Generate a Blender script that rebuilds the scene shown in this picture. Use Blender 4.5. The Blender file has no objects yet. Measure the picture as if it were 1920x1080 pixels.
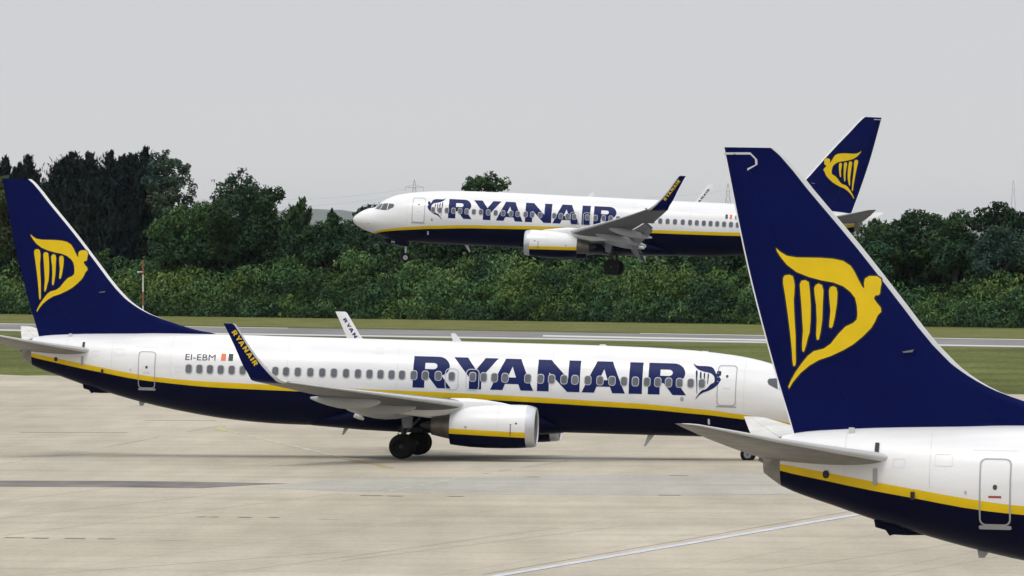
import bpy, bmesh, math, random
import numpy as np
from mathutils import Vector, Matrix
R = math.radians
scene = bpy.context.scene
COL = scene.collection

# ------------------------------------------------------------------ camera
FPX, CAMH, HOR, ROLL = 17026.35, 10.3488, 436.5766, 0.003675   # focal in photo pixels, eye height, horizon row, roll
TILT = math.atan((540 - HOR) / FPX)
cd = bpy.data.cameras.new('camera')
cd.sensor_width = 36.0
cd.lens = 36.0 * FPX / 1920.0
cd.clip_start = 1.0
cd.clip_end = 180000
cam = bpy.data.objects.new('camera', cd)
COL.objects.link(cam)
cam.matrix_world = Matrix.Translation((0, 0, CAMH)) @ Matrix.Rotation(R(90) - TILT, 4, 'X') @ Matrix.Rotation(ROLL, 4, 'Z')
scene.camera = cam

def ray(u, v):
    du, dv = u - 960, v - 540
    cr, sr = math.cos(ROLL), math.sin(ROLL)
    x, y = cr * du + sr * dv, -sr * du + cr * dv
    U = -y / FPX
    return Vector((x / FPX, math.cos(TILT) + U * math.sin(TILT), -math.sin(TILT) + U * math.cos(TILT)))
def G(u, v, z=0.0):                      # photo pixel -> point on the ground
    d = ray(u, v); t = (z - CAMH) / d.z
    return Vector((t * d.x, t * d.y, z))
def at(u, v, D):                         # photo pixel -> point at distance D
    d = ray(u, v); t = D / d.y
    return Vector((t * d.x, D, CAMH + t * d.z))

# ------------------------------------------------------------------ sky and sun
SUN_EL, SUN_AZ = R(62), R(205)           # azimuth clockwise from +Y (the view direction)
world = bpy.data.worlds.new('World'); scene.world = world
world.use_nodes = True
nt = world.node_tree; nt.nodes.clear()
N = nt.nodes.new
out = N('ShaderNodeOutputWorld'); bg = N('ShaderNodeBackground'); bg.inputs['Strength'].default_value = 0.1
sky = N('ShaderNodeTexSky'); sky.sky_type = 'NISHITA'; sky.sun_disc = False
sky.sun_elevation = SUN_EL; sky.sun_rotation = SUN_AZ; sky.dust_density = 6; sky.altitude = 50
tc = N('ShaderNodeTexCoord'); sep = N('ShaderNodeSeparateXYZ')
nt.links.new(tc.outputs['Generated'], sep.inputs[0])
ramp = N('ShaderNodeValToRGB')           # overcast: the dome is three times brighter overhead than at the horizon
el = ramp.color_ramp.elements
el[0].position = 0.0; el[0].color = (7.45, 7.33, 7.27, 1)
el[1].position = 1.0; el[1].color = (12.8, 13.0, 13.4, 1)
for p, c in ((0.018, (6.98, 7.0, 7.2)), (0.035, (6.6, 6.7, 7.05)), (0.10, (6.4, 6.5, 6.75)), (0.5, (9.4, 9.6, 9.9))):
    e = el.new(p); e.color = (*c, 1)
nt.links.new(sep.outputs['Z'], ramp.inputs[0])
noi = N('ShaderNodeTexNoise'); noi.inputs['Scale'].default_value = 9; noi.inputs['Detail'].default_value = 4
mp = N('ShaderNodeMapping'); mp.inputs['Scale'].default_value = (1, 1, 4)
nt.links.new(tc.outputs['Generated'], mp.inputs[0]); nt.links.new(mp.outputs[0], noi.inputs['Vector'])
mr = N('ShaderNodeMapRange'); mr.inputs['To Min'].default_value = 0.97; mr.inputs['To Max'].default_value = 1.03
nt.links.new(noi.outputs['Fac'], mr.inputs['Value'])
mul = N('ShaderNodeVectorMath'); mul.operation = 'SCALE'
nt.links.new(ramp.outputs['Color'], mul.inputs[0]); nt.links.new(mr.outputs[0], mul.inputs['Scale'])
mix = N('ShaderNodeMix'); mix.data_type = 'RGBA'; mix.inputs['Factor'].default_value = 0.06
nt.links.new(mul.outputs[0], mix.inputs['A']); nt.links.new(sky.outputs['Color'], mix.inputs['B'])
nt.links.new(mix.outputs['Result'], bg.inputs['Color']); nt.links.new(bg.outputs[0], out.inputs['Surface'])

sd = bpy.data.lights.new('sun', 'SUN'); sd.energy = 1.0; sd.angle = R(14); sd.color = (1.0, 0.965, 0.91)
sun = bpy.data.objects.new('sun', sd); COL.objects.link(sun)
sdir = Vector((math.sin(SUN_AZ) * math.cos(SUN_EL), math.cos(SUN_AZ) * math.cos(SUN_EL), math.sin(SUN_EL)))
sun.rotation_euler = sdir.to_track_quat('Z', 'Y').to_euler()
sun.location = sdir * 300

scene.view_settings.view_transform = 'Standard'; scene.view_settings.look = 'None'
scene.view_settings.exposure = 0.0; scene.view_settings.gamma = 1.0
try: scene.view_settings.use_curve_mapping = False
except Exception: pass

# ------------------------------------------------------------------ materials
MAT = {}
def mat(name, col, rough=0.5, metal=0.0, var=0.0, vscale=2.0, coat=0.0, vec=(1, 1, 1), spec=0.5, bump=0.0):
    m = bpy.data.materials.new(name); m.use_nodes = True
    t = m.node_tree; b = t.nodes['Principled BSDF']
    b.inputs['Base Color'].default_value = (*col, 1); b.inputs['Roughness'].default_value = rough
    b.inputs['Metallic'].default_value = metal; b.inputs['Coat Weight'].default_value = coat
    b.inputs['Coat Roughness'].default_value = 0.12
    b.inputs['Specular IOR Level'].default_value = spec
    if var:
        co = t.nodes.new('ShaderNodeTexCoord'); ma = t.nodes.new('ShaderNodeMapping'); ma.inputs['Scale'].default_value = vec
        n = t.nodes.new('ShaderNodeTexNoise'); n.inputs['Scale'].default_value = vscale; n.inputs['Detail'].default_value = 6
        r = t.nodes.new('ShaderNodeMapRange'); r.inputs['From Min'].default_value = 0.3; r.inputs['From Max'].default_value = 0.7
        r.inputs['To Min'].default_value = 1 - var; r.inputs['To Max'].default_value = 1 + var * 0.5
        s = t.nodes.new('ShaderNodeVectorMath'); s.operation = 'SCALE'; s.inputs[0].default_value = col
        t.links.new(co.outputs['Object'], ma.inputs[0]); t.links.new(ma.outputs[0], n.inputs['Vector'])
        t.links.new(n.outputs['Fac'], r.inputs['Value']); t.links.new(r.outputs[0], s.inputs['Scale'])
        t.links.new(s.outputs[0], b.inputs['Base Color'])
    MAT[name] = m
    return m
mat('white_paint', (0.80, 0.80, 0.81), 0.36, coat=0.3, var=0.08, vscale=0.9, vec=(0.35, 1, 2.5))
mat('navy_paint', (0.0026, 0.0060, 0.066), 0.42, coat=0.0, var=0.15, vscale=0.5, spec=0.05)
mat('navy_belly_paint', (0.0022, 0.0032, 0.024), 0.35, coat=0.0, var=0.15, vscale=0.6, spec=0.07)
mat('lettering_navy', (0.006, 0.014, 0.095), 0.45, spec=0.15)
mat('yellow_paint', (0.78, 0.535, 0.004), 0.45, var=0.08, vscale=1.5, spec=0.3)
mat('wing_grey', (0.145, 0.152, 0.165), 0.5, var=0.12, vscale=1.2)
mat('light_grey_paint', (0.58, 0.59, 0.60), 0.42, var=0.08, vscale=1.5)
mat('dirty_white', (0.66, 0.65, 0.62), 0.5, var=0.18, vscale=1.6)
mat('outline_grey', (0.36, 0.37, 0.39), 0.45)
mat('outline_faint', (0.42, 0.43, 0.45), 0.45)
mat('bright_rim', (0.55, 0.56, 0.59), 0.4)
mat('window_rim', (0.46, 0.47, 0.50), 0.4)
mat('polished_metal', (0.62, 0.63, 0.66), 0.28, metal=0.75)
mat('exhaust_metal', (0.20, 0.18, 0.16), 0.45, metal=0.8, var=0.3, vscale=3)
mat('dark_metal', (0.03, 0.03, 0.033), 0.5, metal=0.2)
mat('gear_grey', (0.13, 0.14, 0.16), 0.5)
mat('duct_grey', (0.16, 0.165, 0.175), 0.55)
mat('door_grey', (0.24, 0.26, 0.29), 0.5)
mat('flap_grey', (0.24, 0.25, 0.27), 0.5)
mat('fairing_grey', (0.40, 0.41, 0.42), 0.45)
mat('tail_grey', (0.20, 0.20, 0.205), 0.5, var=0.22, vscale=1.6)  # grey paint of the tailplane underside, darkened further to hold its shade
mat('joint_grey', (0.66, 0.66, 0.67), 0.4)
mat('cone_grey', (0.21, 0.20, 0.185), 0.5, var=0.25, vscale=4)
mat('tyre_rubber', (0.012, 0.012, 0.013), 0.8, spec=0.2)
mat('rim_paint', (0.38, 0.39, 0.41), 0.45)
mat('black_paint', (0.012, 0.012, 0.014), 0.6)
mat('window_glass', (0.115, 0.125, 0.145), 0.35, var=0.25, vscale=3.0)
mat('cockpit_glass', (0.06, 0.07, 0.08), 0.08, coat=0.5)
mat('orange_paint', (0.75, 0.16, 0.05), 0.5)
mat('green_paint', (0.01, 0.035, 0.02), 0.5)
mat('red_paint', (0.35, 0.03, 0.03), 0.5)
mat('registration_ink', (0.05, 0.05, 0.055), 0.5)
mat('emblem_edge', (0.004, 0.004, 0.012), 0.6)

# ------------------------------------------------------------------ mesh helpers
def pinterp(x, xs, ys):
    return float(np.interp(x, xs, ys))
def table(rows):
    a = np.array(sorted(rows), float)
    xs = a[:, 0]
    def f(x, k):
        # monotone cubic (Fritsch-Carlson)
        if x <= xs[0]: return float(a[0, k])
        if x >= xs[-1]: return float(a[-1, k])
        i = int(np.searchsorted(xs, x, 'right')) - 1
        y = a[:, k]; h = np.diff(xs); d = np.diff(y) / h
        def slope(j):
            if j == 0: return d[0]
            if j == len(xs) - 1: return d[-1]
            if d[j-1] * d[j] <= 0: return 0.0
            w1, w2 = 2*h[j] + h[j-1], h[j] + 2*h[j-1]
            return (w1 + w2) / (w1 / d[j-1] + w2 / d[j])
        t = (x - xs[i]) / h[i]; m0, m1 = slope(i), slope(i+1)
        return float((2*t**3-3*t**2+1)*y[i] + (t**3-2*t**2+t)*h[i]*m0 + (-2*t**3+3*t**2)*y[i+1] + (t**3-t**2)*h[i]*m1)
    return f

class MB:
    def __init__(s): s.v = []; s.f = []; s.m = []; s.mats = []
    def mi(s, name):
        if name not in s.mats: s.mats.append(name)
        return s.mats.index(name)
    def add(s, vs, fs, m):
        o = len(s.v); s.v += [tuple(p) for p in vs]
        k = s.mi(m) if isinstance(m, str) else None
        for i, f in enumerate(fs):
            s.f.append([o + q for q in f]); s.m.append(k if k is not None else s.mi(m[i]))
    def loft(s, rings, mats, closed=True, cap0=None, cap1=None):
        n = len(rings[0]); vs = [p for r in rings for p in r]; fs = []; ms = []
        for i in range(len(rings) - 1):
            for j in range(n if closed else n - 1):
                k = (j + 1) % n
                fs.append((i*n + j, i*n + k, (i+1)*n + k, (i+1)*n + j))
                ms.append(mats if isinstance(mats, str) else (mats(i, j)))
        if cap0: fs.append(tuple(range(n))[::-1]); ms.append(cap0)
        if cap1: fs.append(tuple((len(rings)-1)*n + q for q in range(n))); ms.append(cap1)
        s.add(vs, fs, ms)
    def prism(s, pts, y0, y1, m):                # outline in x,z extruded in y
        n = len(pts)
        vs = [(x, y0, z) for x, z in pts] + [(x, y1, z) for x, z in pts]
        fs = [tuple(range(n)), tuple(range(2*n - 1, n - 1, -1))] + [(i, (i+1) % n, n + (i+1) % n, n + i) for i in range(n)]
        s.add(vs, fs, m)
    def box(s, a, b, m):
        (x0, y0, z0), (x1, y1, z1) = a, b
        vs = [(x0,y0,z0),(x1,y0,z0),(x1,y1,z0),(x0,y1,z0),(x0,y0,z1),(x1,y0,z1),(x1,y1,z1),(x0,y1,z1)]
        s.add(vs, [(0,3,2,1),(4,5,6,7),(0,1,5,4),(1,2,6,5),(2,3,7,6),(3,0,4,7)], m)
    def tube(s, a, b, r0, r1, m, n=10):
        a, b = Vector(a), Vector(b); d = (b - a).normalized()
        u = d.orthogonal().normalized(); w = d.cross(u)
        rings = [[p + (u*math.cos(2*math.pi*k/n) + w*math.sin(2*math.pi*k/n)) * r for k in range(n)] for p, r in ((a, r0), (b, r1))]
        s.loft(rings, m, cap0=m, cap1=m)
    def lathe_y(s, c, prof, mats, n=32):         # profile of (offset along y, radius)
        rings = [[(c[0] + r*math.cos(2*math.pi*k/n), c[1] + o, c[2] + r*math.sin(2*math.pi*k/n)) for k in range(n)] for o, r in prof]
        s.loft(rings, mats)
    def mesh(s, name, smooth=35, merge=True):
        me = bpy.data.meshes.new(name)
        me.from_pydata(s.v, [], s.f)
        for k in s.mats: me.materials.append(MAT[k])
        me.polygons.foreach_set('material_index', s.m)
        if merge:
            bm = bmesh.new(); bm.from_mesh(me)
            bmesh.ops.remove_doubles(bm, verts=bm.verts, dist=1e-4)
            bmesh.ops.recalc_face_normals(bm, faces=bm.faces)
            if smooth:
                for f in bm.faces: f.smooth = True
                for e in bm.edges:
                    if len(e.link_faces) != 2 or e.calc_face_angle(0) > R(smooth): e.smooth = False
            bm.to_mesh(me); bm.free()
        return me
    def obj(s, name, parent=None, smooth=35, merge=True):
        return link(name, s.mesh(name, smooth, merge), parent)
def link(name, me, parent=None):
    o = bpy.data.objects.new(name, me); COL.objects.link(o)
    if parent: o.parent = parent
    return o
def tag(o, label=None, cat=None, group=None, kind=None):
    if label: o['label'] = label
    if cat: o['category'] = cat
    if group: o['group'] = group
    if kind: o['kind'] = kind
    return o

def flat_shape(loops):
    """2-D filled outline (holes by even-odd) -> list of triangles/points in plane"""
    cu = bpy.data.curves.new('c', 'CURVE'); cu.dimensions = '2D'; cu.fill_mode = 'BOTH'
    for L in loops:
        sp = cu.splines.new('POLY'); sp.points.add(len(L) - 1)
        for p, q in zip(sp.points, L): p.co = (q[0], q[1], 0, 1)
        sp.use_cyclic_u = True
    ob = bpy.data.objects.new('c', cu); me = bpy.data.meshes.new_from_object(ob)
    bm = bmesh.new(); bm.from_mesh(me)
    bpy.data.objects.remove(ob); bpy.data.curves.remove(cu); bpy.data.meshes.remove(me)
    return bm
def text_shape(txt, size, font_scale=1.0):
    cu = bpy.data.curves.new('t', 'FONT'); cu.body = txt; cu.size = size; cu.fill_mode = 'FRONT' if False else 'BOTH'
    ob = bpy.data.objects.new('t', cu); me = bpy.data.meshes.new_from_object(ob)
    bm = bmesh.new(); bm.from_mesh(me)
    bpy.data.objects.remove(ob); bpy.data.curves.remove(cu); bpy.data.meshes.remove(me)
    return bm
def drape(bm, to2, surf, step, name, material, parent):
    """map the flat shape with to2 (u,v)->(x,z), cut it finely, lay it on surf(x,z)->(x,y,z)"""
    bmesh.ops.remove_doubles(bm, verts=bm.verts, dist=1e-5)
    for v in bm.verts:
        x, z = to2(v.co.x, v.co.y); v.co = (x, 0, z)
    if step:
        for ax in (0, 2):
            lo = min(v.co[ax] for v in bm.verts); hi = max(v.co[ax] for v in bm.verts)
            k = math.floor(lo / step) * step + step
            while k < hi:
                no = (1, 0, 0) if ax == 0 else (0, 0, 1)
                bmesh.ops.bisect_plane(bm, geom=bm.verts[:] + bm.edges[:] + bm.faces[:], dist=1e-5, plane_co=Vector(no) * k, plane_no=no)
                k += step
    for v in bm.verts: v.co = surf(v.co.x, v.co.z)
    for f in bm.faces: f.smooth = True
    me = bpy.data.meshes.new(name); bm.to_mesh(me); bm.free()
    me.materials.append(MAT[material])
    return link(name, me, parent)

def naca(s):
    s = min(max(s, 0.0), 1.0)
    return 5 * (0.2969*math.sqrt(s) - 0.1260*s - 0.3516*s*s + 0.2843*s**3 - 0.1030*s**4)   # half thickness for t=1

# ------------------------------------------------------------------ shape tables of the airliner (metres, x aft of the nose, z up)
X0 = 18.0
FUS = table([  # x, top, bottom, widest, half width
 (0.0, 2.83, 2.79, 2.81, 0.02), (0.05, 2.95, 2.65, 2.81, 0.17), (0.15, 3.08, 2.50, 2.81, 0.33), (0.3, 3.21, 2.37, 2.81, 0.50),
 (0.5, 3.36, 2.25, 2.82, 0.68), (0.75, 3.51, 2.13, 2.83, 0.84), (1.15, 3.675, 1.985, 2.85, 1.04), (1.6, 3.79, 1.84, 2.88, 1.22),
 (1.78, 3.93, 1.79, 2.90, 1.28), (1.96, 4.10, 1.74, 2.93, 1.34), (2.2, 4.29, 1.65, 2.96, 1.41), (2.6, 4.52, 1.54, 3.0, 1.52), (3.17, 4.76, 1.44, 3.08, 1.64),
 (4.04, 4.96, 1.36, 3.18, 1.76), (4.9, 5.09, 1.33, 3.25, 1.83), (5.7, 5.17, 1.32, 3.30, 1.865), (6.7, 5.25, 1.32, 3.34, 1.88),
 (9.0, 5.33, 1.32, 3.36, 1.88), (13.0, 5.36, 1.32, 3.36, 1.88), (24.5, 5.36, 1.32, 3.36, 1.88), (26.0, 5.36, 1.34, 3.37, 1.88),
 (27.15, 5.37, 1.40, 3.38, 1.87), (28.8, 5.37, 1.56, 3.44, 1.83), (30.5, 5.36, 1.82, 3.56, 1.74), (31.4, 5.345, 1.985, 3.64, 1.66),
 (32.55, 5.32, 2.24, 3.76, 1.52), (33.7, 5.29, 2.54, 3.90, 1.33), (34.9, 5.24, 2.88, 4.06, 1.08), (36.0, 5.16, 3.24, 4.20, 0.80),
 (36.7, 5.09, 3.46, 4.28, 0.61), (37.3, 4.97, 3.70, 4.33, 0.44), (37.75, 4.78, 4.02, 4.38, 0.27)])
STR = table([ # x, stripe top, stripe bottom
 (0.9, 1.3, 1.2), (1.3, 1.74, 1.66), (1.74, 1.95, 1.82), (2.18, 2.10, 1.95), (3.46, 2.33, 2.13), (5.0, 2.51, 2.28), (5.8, 2.60, 2.36), (6.65, 2.65, 2.41),
 (8.73, 2.79, 2.55), (10.7, 2.85, 2.61), (14.8, 2.985, 2.74), (22.2, 3.11, 2.87), (26.1, 3.17, 2.92), (28.6, 3.22, 2.97), (31.1, 3.35, 3.13),
 (32.2, 3.47, 3.23), (33.8, 3.71, 3.48), (35.2, 3.93, 3.70), (36.06, 4.07, 3.86), (37.0, 4.22, 4.03), (37.4, 4.28, 4.12), (37.8, 4.36, 4.2)])
def fus_y(x, z):
    zt, zb, zm, w = (FUS(x, k) for k in (1, 2, 3, 4))
    q = (z - zm) / ((zt - zm) if z > zm else (zm - zb))
    return w * math.sqrt(max(0.0, 1 - q * q))
def fus_surf(side, off):
    def f(x, z):
        y = fus_y(x, z); e = 0.02
        n = Vector((-(fus_y(x + e, z) - fus_y(x - e, z)) / (2*e), 1.0, -(fus_y(x, z + e) - fus_y(x, z - e)) / (2*e))).normalized()
        return Vector((x - X0 + n.x*off, side * (y + n.y*off), z + n.z*off))
    return f
FINLE = table([(-12.27, 37.56), (-12.1, 37.35), (-11.23, 36.6), (-9.75, 35.31), (-8.58, 34.36), (-7.34, 33.35), (-7.06, 33.07), (-6.77, 32.76),
               (-6.45, 32.3), (-6.2, 31.82), (-6.05, 31.42), (-5.73, 30.41), (-5.51, 29.53), (-5.38, 28.75), (-4.85, 28.6)])
FINTE = table([(-12.27, 38.93), (-9.28, 38.27), (-6.72, 37.56), (-5.1, 37.05), (-4.85, 36.98)])
def fin_le(z): return FINLE(-z, 1)
def fin_te(z): return FINTE(-z, 1)
def fin_half(x, z):
    le, te = fin_le(z), fin_te(z); c = te - le
    T = min(0.10 * (te - max(le, 33.35 - (7.34 - z) * 0.83 if z < 7.34 else le)), 0.60)
    T *= 1.0 - 0.5 * max(0.0, (z - 12.12) / 0.15) if z > 12.12 else 1.0
    lec = max(le, te - T / 0.10)
    # the blunt nose of the section follows the true leading edge; ahead of the main section the dorsal strake stays thin
    s = (x - lec) / (te - lec)
    main = T * naca(s) / 1.0 if s > 0 else 0.0
    s2 = (x - le) / c
    strake = 0.10 * min(1.0, math.sqrt(max(0.0, s2) * 12))
    if s2 > 0.85: strake *= max(0.0, (1 - s2) / 0.15)
    return max(main, strake, 0.004)
def fin_surf(side, off):
    return lambda x, z: Vector((x - X0, side * (fin_half(x, z) + off), z))

HARP = [
 [(37.52,9.73),(37.42,9.64),(37.25,9.54),(36.99,9.5),(36.68,9.5),(36.36,9.5),(36.05,9.48),(35.8,9.43),(35.61,9.31),(35.5,9.15),(35.41,8.97),(35.3,8.78),(35.25,8.74),(35.26,8.88),(35.24,8.99),(35.13,9.06),(34.94,9.06),(34.84,8.99),(34.82,8.88),(34.84,8.76),(34.85,8.63),(34.88,8.58),(34.97,8.57),(35.0,8.49),(34.93,8.39),(34.82,8.26),(34.81,8.16),(34.9,8.06),(34.96,7.91),(35.05,7.75),(35.26,7.53),(35.51,7.32),(35.76,7.17),(36.07,7.02),(36.38,6.91),(36.63,6.76),(36.85,6.57),(37.04,6.34),(37.14,6.17),(37.16,6.22),(37.1,6.37),(36.98,6.59),(36.82,6.82),(36.67,7.01),(36.52,7.13),(36.26,7.2),(36.08,7.33),(35.89,7.58),(35.71,7.77),(35.52,7.86),(35.43,7.95),(35.41,8.09),(35.43,8.31),(35.48,8.5),(35.6,8.65),(35.79,8.79),(36.04,8.88),(36.35,8.93),(36.67,9.01),(36.99,9.13),(37.24,9.31),(37.4,9.5),(37.5,9.65)],
 [(37.33,8.84),(37.33,8.97),(37.29,9.04),(37.17,9.06),(37.08,9.02),(37.05,8.91),(37.03,8.79),(37.04,8.53),(37.05,8.44),(37.04,8.22),(37.02,7.91),(36.99,7.53),(36.98,7.16),(36.97,6.84),(36.99,6.75),(37.04,6.75),(37.06,6.88),(37.08,7.16),(37.12,7.53),(37.19,8.03),(37.27,8.53)],
 [(36.9,8.82),(36.86,8.91),(36.76,8.93),(36.67,8.88),(36.64,8.67),(36.61,8.29),(36.61,7.92),(36.63,7.6),(36.67,7.48),(36.72,7.26),(36.77,7.11),(36.81,7.13),(36.82,7.29),(36.80,7.66),(36.82,7.91),(36.83,8.04),(36.85,8.29),(36.88,8.6)],
 [(36.53,8.73),(36.49,8.81),(36.42,8.85),(36.33,8.81),(36.29,8.67),(36.3,8.36),(36.31,7.92),(36.35,7.61),(36.39,7.43),(36.44,7.42),(36.46,7.54),(36.45,7.92),(36.47,8.29),(36.51,8.54)],
 [(36.15,8.67),(36.12,8.76),(36.04,8.79),(35.96,8.75),(35.93,8.62),(35.94,8.36),(35.99,7.99),(36.04,7.77),(36.08,7.72),(36.13,7.75),(36.12,7.92),(36.1,8.17),(36.13,8.42)]]
def centroid_thin(L, k):
    cx = sum(p[0] for p in L) / len(L)
    return [(cx + (p[0] - cx) * k, p[1]) for p in L]
def grow(L, d):                                   # offset a closed outline outwards by d
    n = len(L); A = sum(L[i][0]*L[(i+1) % n][1] - L[(i+1) % n][0]*L[i][1] for i in range(n))
    sg = 1 if A > 0 else -1; o = []
    for i in range(n):
        a, b, c = Vector(L[i-1]), Vector(L[i]), Vector(L[(i+1) % n])
        e1, e2 = (b - a), (c - b)
        if e1.length < 1e-6 or e2.length < 1e-6: o.append(tuple(b)); continue
        e1.normalize(); e2.normalize()
        n1, n2 = Vector((e1.y, -e1.x)) * sg, Vector((e2.y, -e2.x)) * sg
        m = n1 + n2
        if m.length < 0.3: m = n1
        m.normalize(); o.append(tuple(b + m * d / max(0.6, m.dot(n1))))
    return o
def arc(cx, cy, rx, ry, a0, a1, n=8):
    return [(cx + rx*math.cos(R(a0 + (a1-a0)*k/n)), cy + ry*math.sin(R(a0 + (a1-a0)*k/n))) for k in range(n + 1)]
# heavy wide capitals, height 1
LR = [[(0,0),(0,1),(0.72,1)] + arc(0.80, 0.69, 0.38, 0.31, 80, -50, 10) + [(0.93,0.41),(1.24,0),(0.80,0),(0.50,0.37),(0.38,0.37),(0.38,0)],
      [(0.38,0.60),(0.38,0.80),(0.64,0.80)] + arc(0.66, 0.70, 0.12, 0.10, 80, -80, 6) + [(0.64,0.60)]]
LY = [[(0,1),(0.45,1),(0.74,0.62),(1.02,1),(1.44,1),(0.93,0.38),(0.93,0),(0.53,0),(0.53,0.38)]]
LA = [[(0,0),(0.46,1),(0.96,1),(1.40,0),(0.99,0),(0.91,0.20),(0.48,0.20),(0.40,0)], [(0.56,0.41),(0.83,0.41),(0.70,0.76)]]
LN = [[(0,0),(0,1),(0.42,1),(1.0,0.42),(1.0,1),(1.38,1),(1.38,0),(0.98,0),(0.38,0.60),(0.38,0)]]
LI = [[(0,0),(0,1),(0.43,1),(0.43,0)]]
WORD = [(LR, 0.0), (LY, 1.30), (LA, 2.52), (LN, 4.04), (LA, 5.49), (LI, 7.01), (LR, 7.63)]    # total width 8.87
def word_loops(n0=0, n1=7):
    return [[(x + o, y) for x, y in L] for Ls, o in WORD[n0:n1] for L in Ls]

def word_thin(k):
    o_ = []
    for Ls, o in WORD:
        w = max(p[0] for p in Ls[0])
        o_ += [[(o + w/2 + (x - w/2)*k, y) for x, y in L] for L in Ls]
    return o_

WIN_X = [6.11, 6.62, 7.13, 7.63, 8.12, 8.62, 9.15, 9.67, 10.22, 10.77, 11.33, 11.92, 12.42, 12.99, 13.50, 14.08, 15.13, 15.62, 16.11,
         18.20, 18.80, 19.33, 19.87, 20.35, 20.86, 21.37, 21.90, 22.45, 23.01, 23.55, 24.10, 24.68, 25.22, 25.72, 26.24, 26.74, 27.23,
         27.74, 28.25, 28.75, 29.24, 29.74]
EXIT_X = [16.62, 17.58]
WIN_Z = 3.79

def rrect(cx, cz, w, h, r, n=5):
    L = []
    for (sx, sz, a) in ((1, 1, 0), (-1, 1, 90), (-1, -1, 180), (1, -1, 270)):
        L += arc(cx + sx*(w/2 - r), cz + sz*(h/2 - r), r, r, a, a + 90, n)
    return L

def frame_mesh(name, outer, inner, surf, material, parent, step=0.0):
    mb = MB(); n = len(outer)
    a = [surf(*p) for p in outer]; b = [surf(*p) for p in inner]
    mb.add(a + b, [(i, (i+1) % n, n + (i+1) % n, n + i) for i in range(n)], material)
    return mb.obj(name, parent, smooth=30)
def dense(L, d=0.12):
    o = []
    for i in range(len(L)):
        a, b = Vector(L[i]), Vector(L[(i+1) % len(L)]); k = max(1, int((b - a).length / d))
        o += [tuple(a.lerp(b, j / k)) for j in range(k)]
    return o
def rring(cx, cz, w, h, r, n=5, sub=8):            # matching outline points for frames
    L = rrect(cx, cz, w, h, r, n); o = []
    for i in range(len(L)):
        a, b = Vector(L[i]), Vector(L[(i+1) % len(L)])
        k = sub if i % (n + 1) == n else 1
        o += [tuple(a.lerp(b, j / k)) for j in range(k)]
    return o

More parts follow.
